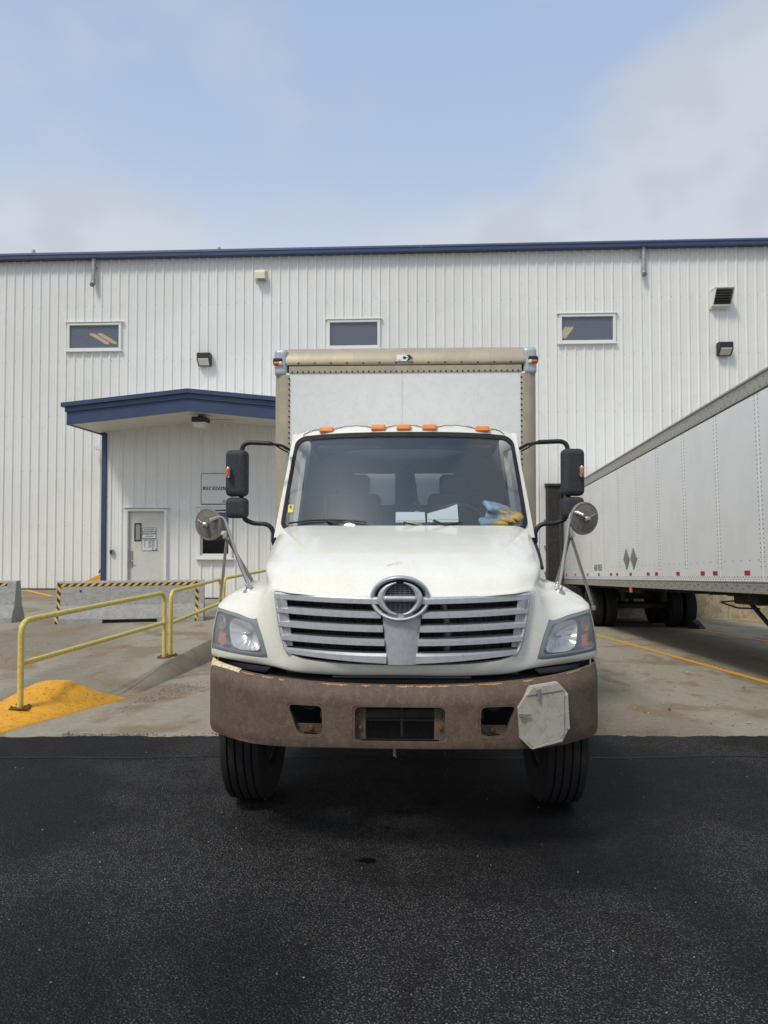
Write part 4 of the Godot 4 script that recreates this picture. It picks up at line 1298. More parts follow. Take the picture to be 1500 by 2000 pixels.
func hood_net() -> Array:
	var rows := [
		[Vector3(0.000, 0.974, -0.180), Vector3(0.301, 0.971, -0.195), Vector3(0.524, 0.975, -0.230), Vector3(0.619, 0.981, -0.270), Vector3(0.667, 0.988, -0.290), Vector3(0.753, 0.997, -0.330), Vector3(0.927, 1.003, -0.420), Vector3(1.101, 1.008, -0.550), Vector3(1.127, 0.998, -0.730)],
		[Vector3(0.000, 0.982, -0.130), Vector3(0.297, 0.978, -0.145), Vector3(0.518, 0.982, -0.180), Vector3(0.611, 0.988, -0.220), Vector3(0.659, 0.995, -0.240), Vector3(0.744, 1.001, -0.280), Vector3(0.916, 1.006, -0.370), Vector3(1.108, 1.013, -0.510), Vector3(1.130, 0.995, -0.730)],
		[Vector3(0.000, 1.038, -0.100), Vector3(0.295, 1.041, -0.115), Vector3(0.514, 1.055, -0.150), Vector3(0.608, 1.079, -0.200), Vector3(0.657, 1.071, -0.230), Vector3(0.732, 1.043, -0.260), Vector3(0.909, 1.046, -0.340), Vector3(1.109, 1.056, -0.500), Vector3(1.133, 1.048, -0.730)],
		[Vector3(0.000, 1.216, -0.080), Vector3(0.320, 1.219, -0.095), Vector3(0.554, 1.234, -0.140), Vector3(0.653, 1.248, -0.200), Vector3(0.696, 1.237, -0.240), Vector3(0.762, 1.150, -0.270), Vector3(0.920, 1.156, -0.360), Vector3(1.103, 1.171, -0.520), Vector3(1.139, 1.159, -0.760)],
		[Vector3(0.000, 1.385, -0.090), Vector3(0.335, 1.391, -0.110), Vector3(0.586, 1.404, -0.170), Vector3(0.691, 1.412, -0.240), Vector3(0.737, 1.391, -0.280), Vector3(0.805, 1.253, -0.310), Vector3(0.941, 1.270, -0.410), Vector3(1.085, 1.286, -0.550), Vector3(1.126, 1.266, -0.780)],
		[Vector3(0.000, 1.404, -0.110), Vector3(0.337, 1.410, -0.130), Vector3(0.589, 1.424, -0.190), Vector3(0.710, 1.439, -0.280), Vector3(0.750, 1.418, -0.330), Vector3(0.819, 1.308, -0.350), Vector3(0.950, 1.313, -0.460), Vector3(1.083, 1.311, -0.590), Vector3(1.125, 1.283, -0.800)],
		[Vector3(0.000, 1.481, -0.190), Vector3(0.358, 1.486, -0.210), Vector3(0.631, 1.495, -0.280), Vector3(0.761, 1.498, -0.400), Vector3(0.790, 1.440, -0.480), Vector3(0.861, 1.388, -0.480), Vector3(0.967, 1.377, -0.570), Vector3(1.076, 1.339, -0.680), Vector3(1.125, 1.262, -0.880)],
		[Vector3(0.000, 1.549, -0.320), Vector3(0.371, 1.551, -0.340), Vector3(0.663, 1.558, -0.420), Vector3(0.796, 1.543, -0.540), Vector3(0.821, 1.444, -0.640), Vector3(0.897, 1.422, -0.680), Vector3(0.977, 1.401, -0.720), Vector3(1.065, 1.347, -0.800), Vector3(1.126, 1.259, -1.000)],
		[Vector3(0.000, 1.621, -0.540), Vector3(0.391, 1.621, -0.560), Vector3(0.699, 1.624, -0.640), Vector3(0.826, 1.584, -0.740), Vector3(0.843, 1.447, -0.820), Vector3(0.913, 1.426, -0.880), Vector3(0.979, 1.406, -0.900), Vector3(1.054, 1.345, -0.960), Vector3(1.116, 1.262, -1.130)],
		[Vector3(0.000, 1.701, -0.880), Vector3(0.423, 1.701, -0.900), Vector3(0.742, 1.697, -0.960), Vector3(0.859, 1.639, -1.040), Vector3(0.869, 1.451, -1.100), Vector3(0.928, 1.420, -1.160), Vector3(0.987, 1.396, -1.160), Vector3(1.057, 1.334, -1.200), Vector3(1.110, 1.249, -1.330)],
		[Vector3(0.000, 1.775, -1.300), Vector3(0.463, 1.775, -1.320), Vector3(0.807, 1.768, -1.380), Vector3(0.902, 1.695, -1.430), Vector3(0.899, 1.454, -1.460), Vector3(0.947, 1.416, -1.480), Vector3(1.002, 1.387, -1.480), Vector3(1.068, 1.316, -1.500), Vector3(1.110, 1.223, -1.580)]]
	var net := []
	for i in rows.size():
		var r: Array = rows[i].duplicate()
		var e: Vector3 = r[8]
		var dz: float = e.z + 1.10
		var arch := 0.5 + sqrt(maxf(0.0, 0.64 * 0.64 - dz * dz))
		r.append(Vector3(maxf(1.135, e.x), minf(e.y - 0.004, maxf(arch, 0.93)), e.z))
		var full := []
		for k in range(9, 0, -1):
			full.append(mirrored(r[k]))
		full.append_array(r)
		net.append(full)
	return net


func fine_net(net: Array, n: int) -> Array:
	var wide := []
	for r in net:
		wide.append(spline(r, n))
	var out := []
	for i in (net.size() - 1) * n + 1:
		out.append([])
	for j in wide[0].size():
		var col := []
		for r in wide:
			col.append(r[j])
		col = spline(col, n)
		for i in col.size():
			out[i].append(col[i])
	return out


func windscreen_at(s: float, t: float, off := 0.0) -> Vector3:
	var b := Vector3(s * 0.893, 1.780 - 0.004 * s * s, -1.31 - 0.19 * s * s)
	var a := Vector3(s * 0.845, 2.487 - 0.022 * s * s * s * s, -1.78 - 0.13 * s * s)
	return b.lerp(a, t) + Vector3(s * 0.2, 0.45, 0.86) * (off + 0.03 * t * (1.0 - t))


func round_poly(p: Array, r: float) -> PackedVector2Array:
	var out := PackedVector2Array()
	for i in p.size():
		var a: Vector2 = p[i] + (p[i - 1] - p[i]).limit_length(r)
		var b: Vector2 = p[i] + (p[(i + 1) % p.size()] - p[i]).limit_length(r)
		for k in 5:
			var t := k / 4.0
			out.append(a.lerp(p[i], t).lerp(p[i].lerp(b, t), t))
	return out


func bumper_top(a: float) -> float:
	return 0.944 + 0.045 * pow(minf(a, 1.1) / 1.05, 1.8)


func bumper_at(p: Vector2) -> Vector3:
	var a := absf(p.x)
	var s := signf(p.x) if p.x != 0.0 else 1.0
	var x := a
	var z := -0.40 * pow(minf(a, 1.02) / 1.10, 3.4)
	if a > 1.02:
		var e := a - 1.02
		x = 1.02 + 0.105 * (1.0 - exp(-e / 0.10))
		z -= e * 0.9
	var top := bumper_top(a) - 0.062
	if p.y > top:
		z -= (p.y - top) * 0.75
	if p.y < 0.66:
		z -= pow((0.66 - p.y) / 0.04, 2.0) * 0.012
	return Vector3(s * x, p.y, z)


func build_truck() -> void:
	truck = thing("box_truck", "white box truck with a rusty brown bumper parked facing the camera", "truck", Vector3(0, 0.012, 0))
	var yaw := deg_to_rad(0.94)
	truck.rotation.y = yaw
	truck.position = Vector3(-0.103, 0.012, -3.62)
	truck_hood()
	truck_grille()
	truck_bumper()
	truck_cab()
	truck_mirrors()
	truck_chassis()
	truck_box()


func truck_hood() -> void:
	var n := 6
	var fn := fine_net(hood_net(), n)
	var m := mb().smooth(1)
	var gone := func(i: int, j: int) -> bool:
		if i < 0 or j < 0 or i >= fn.size() - 1 or j >= fn[0].size() - 1:
			return false
		var r := int(i / float(n))
		var c := int(absf(j + 0.5 - 9 * n) / n)
		return r >= 2 and r < 4 and (c < 3 or c == 5 or c == 6)
	for i in fn.size() - 1:
		for j in fn[0].size() - 1:
			if gone.call(i, j):
				continue
			m.smooth(1)
			m.quad(fn[i][j], fn[i + 1][j], fn[i + 1][j + 1], fn[i][j + 1])
			var back := Vector3(0, 0, -0.05)
			m.smooth(2)
			if gone.call(i + 1, j):
				m.quad(fn[i + 1][j], fn[i + 1][j + 1], fn[i + 1][j + 1] + back, fn[i + 1][j] + back)
			if gone.call(i - 1, j):
				m.quad(fn[i][j], fn[i][j + 1], fn[i][j + 1] + back, fn[i][j] + back)
			if gone.call(i, j + 1):
				m.quad(fn[i][j + 1], fn[i + 1][j + 1], fn[i + 1][j + 1] + back, fn[i][j + 1] + back)
			if gone.call(i, j - 1):
				m.quad(fn[i][j], fn[i + 1][j], fn[i + 1][j] + back, fn[i][j] + back)
	var hood := obj("hood", m, "truck_paint", truck)
	# scuffed patch above the emblem
	var sc := mb()
	for k in 10:
		var a: Vector3 = cr(Vector3(-0.102, 1.544, -0.310), Vector3(-0.085, 1.546, -0.313), Vector3(0.000, 1.562, -0.335), Vector3(0.096, 1.546, -0.320), k / 10.0)
		sc.tri(a + Vector3(0, 0.0045, 0.004), a + Vector3(0.016, 0.0055, 0.004), a + Vector3(0.006, 0.0035 - 0.004, 0.006))
	obj("scuff", sc, "bumper_paint", hood)
	# headlamps
	for s in [-1.0, 1.0]:
		var g := []
		for i in range(2 * n, 4 * n + 1):
			var row := []
			for j in range(14 * n, 16 * n + 1):
				row.append(side(fn[i][j], s))
			g.append(row)
		headlamp(g, s, n * 2)
	# trim strip below the headlamp
	for s in [-1.0, 1.0]:
		var tr := []
		for q in [[Vector3(0.734, 0.976, -0.350), Vector3(0.765, 0.946, -0.360)], [Vector3(0.865, 0.981, -0.400), Vector3(0.881, 0.950, -0.410)], [Vector3(0.990, 0.976, -0.500), Vector3(0.998, 0.951, -0.510)], [Vector3(1.049, 0.974, -0.560), Vector3(1.052, 0.957, -0.570)]]:
			tr.append([side(q[0], s), side(q[1], s), side(q[1], s) + Vector3(0, -0.01, -0.04)])
		obj("lower_trim", mb().grid(tr), "lamp_housing", truck)
	# rubber strip on the hood side
	obj("hood_strip", mb().tube([Vector3(0.913, 1.640, -1.310), Vector3(0.909, 1.588, -1.180), Vector3(0.894, 1.498, -0.980)], 0.012, 8), "black_plastic", truck)


func headlamp(g: Array, s: float, n: int) -> void:
	var at := func(u: float, v: float, d: float) -> Vector3:
		u = clampf(u, 0, 1) * n
		v = clampf(v, 0, 1) * n
		var i := mini(int(v), n - 1)
		var j := mini(int(u), n - 1)
		var a: Vector3 = g[i][j].lerp(g[i][j + 1], u - j)
		var b: Vector3 = g[i + 1][j].lerp(g[i + 1][j + 1], u - j)
		return a.lerp(b, v - i) + Vector3(-s * 0.35 * u / n, 0, -1).normalized() * d
	var zero := Vector3.ZERO
	var outer := round_poly([Vector2(0.0, 0.0), Vector2(1, 0), Vector2(1, 1), Vector2(0.0, 1)], 0.06)
	var inner := round_poly([Vector2(0.10, 0.13), Vector2(0.955, 0.11), Vector2(0.965, 0.91), Vector2(0.13, 0.87)], 0.12)
	var lamp := obj("headlight", mb().sheet(outer, [inner], Vector2(0.08, 0.08), func(p: Vector2) -> Vector3: return at.call(p.x, p.y, -0.004 + 0.008 * minf(1.0, maxf(0.0, 0.05 - minf(minf(p.x, 1 - p.x), minf(p.y, 1 - p.y))) / 0.05)), Vector3(0, 0, -0.03)), "lamp_housing", truck)
	obj("lens", mb().sheet(inner, [], Vector2(0.1, 0.1), func(p: Vector2) -> Vector3: return at.call(p.x, p.y, 0.0), zero), "lamp_cover", lamp)
	obj("bucket", mb().sheet(outer, [], Vector2(0.1, 0.1), func(p: Vector2) -> Vector3: return at.call(p.x, p.y, 0.03 + 0.09 * minf(1.0, 4.0 * minf(minf(p.x, 1 - p.x), minf(p.y, 1 - p.y)))), zero), "lamp_housing", lamp)
	# fluted main reflector
	var rows := []
	for k in 13:
		var row := []
		var t := k / 12.0
		for a in 49:
			var an := TAU * a / 48.0
			var fl := 1.0 + (0.10 if (a / 2) % 2 else 0.0) * t
			var x := cos(an)
			var y := sin(an)
			var sq := 1.0 / pow(pow(absf(x), 4.0) + pow(absf(y), 4.0), 0.25)
			row.append(at.call(0.41 + 0.27 * t * sq * x + 0.03 * y * t, 0.50 + 0.345 * t * sq * y - 0.03 * x * t, (0.105 - 0.085 * t * t) / fl))
		rows.append(row)
	obj("reflector", mb().grid(rows), "reflector", lamp)
	var b: Vector3 = at.call(0.40, 0.5, 0.1)
	obj("bulb_shield", mb().lathe([Vector2(0, 0.05), Vector2(0.015, 0.045), Vector2(0.017, 0.0)], Transform3D(Basis(Vector3.RIGHT, PI / 2), b), 12), "chrome_worn", lamp)
	# indicator above the amber side reflector
	var rr := []
	for k in 8:
		var row := []
		for a in 17:
			var an := TAU * a / 16.0
			var t := k / 7.0
			row.append(at.call(0.845 + 0.085 * t * cos(an), 0.66 + 0.17 * t * sin(an), (0.035 if k % 2 else 0.028) - 0.018 * t * t))
		rr.append(row)
	obj("indicator", mb().grid(rr, false, -1), "lamp_red_amber", lamp)
	var q := []
	for v in [0.20, 0.28, 0.36, 0.44]:
		q.append([at.call(0.75, v, 0.02), at.call(0.79, v, 0.012), at.call(0.86, v, 0.012), at.call(0.885, v, 0.02)])
	obj("amber_reflector", mb().grid(q), "amber_lens", lamp)


func bar_mesh(a: Vector3, b: Vector3, h0: float, h1: float, d: float, lift: float) -> MB:
	# a slightly bowed grille bar: bright chamfer on top, flat face, open back
	var rows := []
	for k in 13:
		var t := k / 12.0
		var p := a.lerp(b, t)
		p.z = a.z + (b.z - a.z) * pow(t, 1.9)
		p.y = a.y + (b.y - a.y) * pow(t, 1.35)
		var h := lerpf(h0, h1, t)
		rows.append([p + Vector3(0, h * 0.5 + 0.004, -d), p + Vector3(0, h * 0.5, -lift), p + Vector3(0, h * 0.24, 0), p + Vector3(0, -h * 0.42, 0.001), p + Vector3(0, -h * 0.5, -0.006), p + Vector3(0, -h * 0.5, -d)])
	var m := mb()
	for c in 5:
		var part := []
		for r in rows:
			part.append([r[c], r[c + 1]])
		m.grid(part, a.x > b.x, c + 1)
	m.smooth(-1)
	m.poly(rows[0], b)
	m.poly(rows[12], a)
	return m


func truck_grille() -> void:
	# centre plate carries the bars
	var plate := mb()
	plate.sheet(PackedVector2Array([Vector2(-0.072, 1.046), Vector2(0.078, 1.046), Vector2(0.105, 1.31), Vector2(-0.10, 1.31)]), [], Vector2(0.05, 0.06), func(p: Vector2) -> Vector3: return Vector3(p.x, p.y, -0.062 - 3.0 * p.x * p.x), Vector3(0, 0, -0.05))
	var g := obj("grille", plate, "silver_plastic", truck)
	for s in [-1.0, 1.0]:
		obj("top_bar", bar_mesh(side(Vector3(0.080, 1.374, -0.070), s), side(Vector3(0.691, 1.388, -0.225), s), 0.036, 0.040, 0.06, 0.008), "silver_plastic", g)
		for q in [[Vector3(0.106, 1.300, -0.070), Vector3(0.677, 1.313, -0.210)], [Vector3(0.095, 1.229, -0.065), Vector3(0.661, 1.240, -0.200)], [Vector3(0.087, 1.159, -0.060), Vector3(0.643, 1.168, -0.190)]]:
			obj("slat", bar_mesh(side(q[0], s), side(q[1], s), 0.034, 0.034, 0.075, 0.024), "silver_plastic", g)
		obj("bottom_bar", bar_mesh(side(Vector3(0.077, 1.076, -0.065), s), side(Vector3(0.621, 1.096, -0.195), s), 0.054, 0.030, 0.06, 0.012), "silver_plastic", g)
		var rim := []
		for q in [Vector3(0.696, 1.409, -0.235), Vector3(0.688, 1.355, -0.225), Vector3(0.672, 1.260, -0.212), Vector3(0.653, 1.171, -0.202), Vector3(0.633, 1.106, -0.198), Vector3(0.607, 1.075, -0.192)]:
			rim.append([side(q, s) + Vector3(0, 0, -0.05), side(q, s) + Vector3(0, 0, 0.004), side(q, s) + Vector3(-s * 0.016, 0, 0.006), side(q, s) + Vector3(-s * 0.022, 0, -0.03)])
		obj("side_rim", mb().grid(rim, s < 0), "silver_plastic", g)
		# light baffles at the outer ends, behind the bars
		var bf := []
		for y in [1.12, 1.2, 1.28, 1.37]:
			bf.append([Vector3(s * (0.585 + (y - 1.12) * 0.14), y, -0.20), Vector3(s * (0.635 + (y - 1.12) * 0.15), y, -0.205), Vector3(s * (0.645 + (y - 1.12) * 0.15), y, -0.30)])
		obj("baffle", mb().grid(bf, s > 0), "silver_plastic", g)
	# dark mesh and radiator behind
	obj("radiator", mb().box(Vector3(0, 1.14, -0.42), Vector3(1.3, 0.5, 0.06)), "radiator_core", g)
	var fins := mb()
	for k in 26:
		fins.box(Vector3(-0.6 + 0.048 * k, 1.17, -0.36), Vector3(0.004, 0.44, 0.02))
	for k in 9:
		fins.box(Vector3(0, 0.98 + 0.05 * k, -0.33), Vector3(1.22, 0.005, 0.01))
	obj("condenser_fins", fins, "underbody", g)
	obj("hose", mb().tube([Vector3(0.24, 0.95, -0.26), Vector3(0.25, 1.2, -0.26), Vector3(0.22, 1.38, -0.27)], 0.022, 10), "steel_grey", g)
	obj("hose", mb().tube([Vector3(-0.27, 0.95, -0.27), Vector3(-0.27, 1.38, -0.27)], 0.014, 8), "underbody", g)
	# emblem: outer ring, inner ring open at top and bottom, crossbar
	var e := Vector3(-0.006, 1.389, 0.0)
	var ring := []
	for a in 49:
		var an := TAU * a / 48.0
		var d := Vector3(cos(an) * 0.158, sin(an) * 0.117, 0)
		var zb := -0.055 - 1.6 * d.x * d.x
		var row := []
		for q in [[1.0, -0.05], [1.0, 0.006], [0.965, 0.018], [0.90, 0.020], [0.845, 0.012], [0.82, -0.004], [0.815, -0.03]]:
			row.append(e + Vector3(d.x * q[0], d.y * q[0], zb + q[1]))
		ring.append(row)
	var em := obj("emblem", mb().grid(ring, true), "silver_plastic", g)
	var back := []
	for k in 4:
		var row := []
		for a in 33:
			var an := TAU * a / 32.0
			row.append(e + Vector3(cos(an) * 0.135 * k / 3.0, sin(an) * 0.10 * k / 3.0, -0.075 - 1.6 * pow(cos(an) * 0.135 * k / 3.0, 2.0)))
		back.append(row)
	obj("emblem_back", mb().grid(back), "grille_mesh", em)
	var wires := mb()
	for k in 15:
		var y := -0.07 + 0.01 * k
		var w := 0.095 * sqrt(maxf(0.0, 1.0 - pow(y / 0.082, 2.0)))
		wires.box(e + Vector3(0, y, -0.070), Vector3(2 * w, 0.0022, 0.003))
	for k in 5:
		wires.box(e + Vector3(-0.05 + 0.025 * k, 0, -0.0695), Vector3(0.0022, 0.13, 0.003))
	obj("emblem_mesh", wires, "lamp_housing", em)
	for s in [-1.0, 1.0]:
		var cres := []
		for k in 25:
			var an := deg_to_rad(-80.0 + 160.0 * k / 24.0)
			var o := Vector3(s * cos(an) * 0.117, sin(an) * 0.087, 0)
			var i := Vector3(s * cos(an) * 0.080, sin(an) * 0.0785, 0)
			cres.append([e + i + Vector3(0, 0, -0.068), e + i + Vector3(0, 0, -0.052), e + i.lerp(o, 0.5) + Vector3(0, 0, -0.040), e + o + Vector3(0, 0, -0.052), e + o + Vector3(0, 0, -0.07)])
		obj("emblem_arc", mb().grid(cres, s < 0), "silver_plastic", em)
	obj("emblem_bar", mb().rounded(e + Vector3(0, 0, -0.052), Vector3(0.17, 0.030, 0.036), 0.013), "silver_plastic", em)


func truck_bumper() -> void:
	var top := PackedVector2Array()
	var out := PackedVector2Array()
	for k in 41:
		var u := -1.32 + 2.64 * k / 40.0
		top.append(Vector2(u, bumper_top(absf(u))))
	out.append_array(top)
	for k in 41:
		var u := 1.32 - 2.64 * k / 40.0
		var a := absf(u)
		out.append(Vector2(u, 0.636 - 0.024 * smoothstep(0.3, 0.9, a) + 0.05 * smoothstep(1.05, 1.32, a)))
	var holes := []
	for s in [-1.0, 1.0]:
		holes.append(round_poly([Vector2(s * 0.585, 0.845), Vector2(s * 0.405, 0.845), Vector2(s * 0.402, 0.70), Vector2(s * 0.53, 0.70)], 0.03))
	holes.append(round_poly([Vector2(-0.235, 0.845), Vector2(0.222, 0.845), Vector2(0.222, 0.675), Vector2(-0.235, 0.675)], 0.03))
	var b := obj("bumper", mb().sheet(out, holes, Vector2(0.055, 0.03), bumper_at, Vector3(0, 0, -0.035)), "rusty_steel", truck)
	# recessed lips round the openings
	for h in holes:
		var rows := []
		for i in h.size() + 1:
			var p: Vector2 = h[i % h.size()]
			var c := Vector2.ZERO
			for q in h:
				c += q / h.size()
			var o := c + (p - c) + (p - c).normalized() * 0.014
			rows.append([bumper_at(o) + Vector3(0, 0, 0.0015), bumper_at(p) + Vector3(0, 0, -0.004), bumper_at(p) + Vector3(0, 0, -0.03)])
		obj("opening_lip", mb().grid(rows), "rusty_steel", b)
	# bare rust and old paint along the top edge
	var r := RandomNumberGenerator.new()
	r.seed = 5
	for k in 30:
		var u := r.randf_range(-0.95, 0.95)
		var w := r.randf_range(0.01, 0.045)
		var d := r.randf_range(0.003, 0.008)
		var rows := []
		for i in 5:
			var uu := u + w * (i - 2) / 2.0
			var t := bumper_top(absf(uu))
			var k2 := 1.0 - absf(i - 2) / 2.4 * r.randf_range(0.5, 1.0)
			rows.append([bumper_at(Vector2(uu, t - 0.001)) + Vector3(0, 0.0015, 0.0), bumper_at(Vector2(uu, t - 0.001 - d * k2)) + Vector3(0, 0.0, 0.002)])
		obj("rust_flake", mb().grid(rows), "rust_edge", b)
	for s in [-1.0]:
		var rows := []
		for i in 12:
			var u: float = s * (0.88 + 0.40 * i / 11.0)
			var t := bumper_top(absf(u))
			var d := (0.008 + 0.022 * smoothstep(0.3, 0.8, i / 11.0)) * r.randf_range(0.6, 1.1) * (1.0 if s < 0 else 0.4)
			rows.append([bumper_at(Vector2(u, t)) + Vector3(0, 0.004, -0.05), bumper_at(Vector2(u, t)) + Vector3(0, 0.003, 0.0), bumper_at(Vector2(u, t - d)) + Vector3(s * 0.002, 0.0, 0.002)])
		obj("old_paint", mb().grid(rows), "bumper_paint", b)
	# bolts and brackets seen through the openings
	for s in [-1.0, 1.0]:
		var br := obj("mount_bracket", mb().box(Vector3(s * 0.205 - 0.006, 0.76, -0.05), Vector3(0.06, 0.2, 0.012), 0.004), "rusty_steel", b)
		for y in [0.80, 0.735]:
			obj("bolt", mb().lathe([Vector2(0, 0.012), Vector2(0.010, 0.012), Vector2(0.012, 0.006), Vector2(0.012, 0.0)], Transform3D(Basis(Vector3.RIGHT, PI / 2), Vector3(s * 0.205 - 0.006, y, -0.044)), 6), "plate_rust", br)
		var fb := obj("lamp_bracket", mb().box(Vector3(s * 0.475, 0.712, -0.10), Vector3(0.14, 0.045, 0.01), 0.003), "rusty_steel", b)
		obj("bolt", mb().lathe([Vector2(0, 0.012), Vector2(0.012, 0.010), Vector2(0.014, 0.0)], Transform3D(Basis(Vector3.RIGHT, PI / 2), Vector3(s * 0.47, 0.715, -0.095)), 8), "plate_rust", fb)
		obj("tow_hook", mb().tube(arc(Vector3(s * 0.42, 0.86, -0.16), Vector3(s * 0.48, 0.76, -0.13), Vector3(s * 0.545, 0.86, -0.16), 8), 0.02, 8), "underbody", b)
	obj("hitch_pin", mb().tube([Vector3(-0.035, 0.64, -0.05), Vector3(-0.035, 0.585, -0.05)], 0.008, 8).tube([Vector3(-0.03, 0.60, -0.05), Vector3(-0.027, 0.575, -0.05)], 0.003, 6), "steel_grey", b)
	# octagonal placard holder
	var pts := PackedVector2Array()
	for q in [[-26, -57], [31, -63], [49, -44], [53, 30], [39, 52], [-27, 63], [-50, 41], [-54, -18]]:
		pts.append(Vector2(q[0], -q[1]) * 0.00262)
	var f := Transform3D(Basis(Vector3.UP, deg_to_rad(16.0)), Vector3(0.728, 0.792, -0.085))
	var ph := obj("placard_holder", mb().prism(pts, -0.02, 0.012, f), "holder_paint", truck)
	obj("door_plate", mb().prism(PackedVector2Array([Vector2(-0.098, 0.103), Vector2(0.112, 0.123), Vector2(0.112, -0.095), Vector2(0.085, -0.125), Vector2(-0.07, -0.15), Vector2(-0.095, -0.12)]), 0.012, 0.017, f), "holder_paint", ph)
	obj("top_flange", mb().prism(PackedVector2Array([Vector2(-0.098, 0.108), Vector2(0.108, 0.127), Vector2(0.078, 0.160), Vector2(-0.066, 0.146)]), 0.012, 0.022, f), "holder_paint", ph)
	obj("side_flange", mb().prism(PackedVector2Array([Vector2(0.117, 0.098), Vector2(0.128, 0.11), Vector2(0.137, -0.075), Vector2(0.124, -0.072)]), 0.012, 0.028, f), "holder_paint", ph)
	obj("bottom_flange", mb().prism(PackedVector2Array([Vector2(-0.068, -0.162), Vector2(0.098, -0.135), Vector2(0.098, -0.126), Vector2(-0.06, -0.152)]), 0.012, 0.026, f), "holder_paint", ph)
	for q in [[-0.035, 0.115, 0.0], [-0.117, 0.012, PI / 2]]:
		var lf := f * Transform3D(Basis(Vector3(0, 0, 1), q[2]), Vector3(q[0], q[1], 0.02))
		obj("latch", mb().box(lf * Vector3(0, 0.012, 0.006), Vector3(0.024, 0.03, 0.008), 0.003, lf.basis).box(lf * Vector3(0, -0.016, 0.008), Vector3(0.014, 0.036, 0.006), 0.002, lf.basis), "steel_grey", ph)


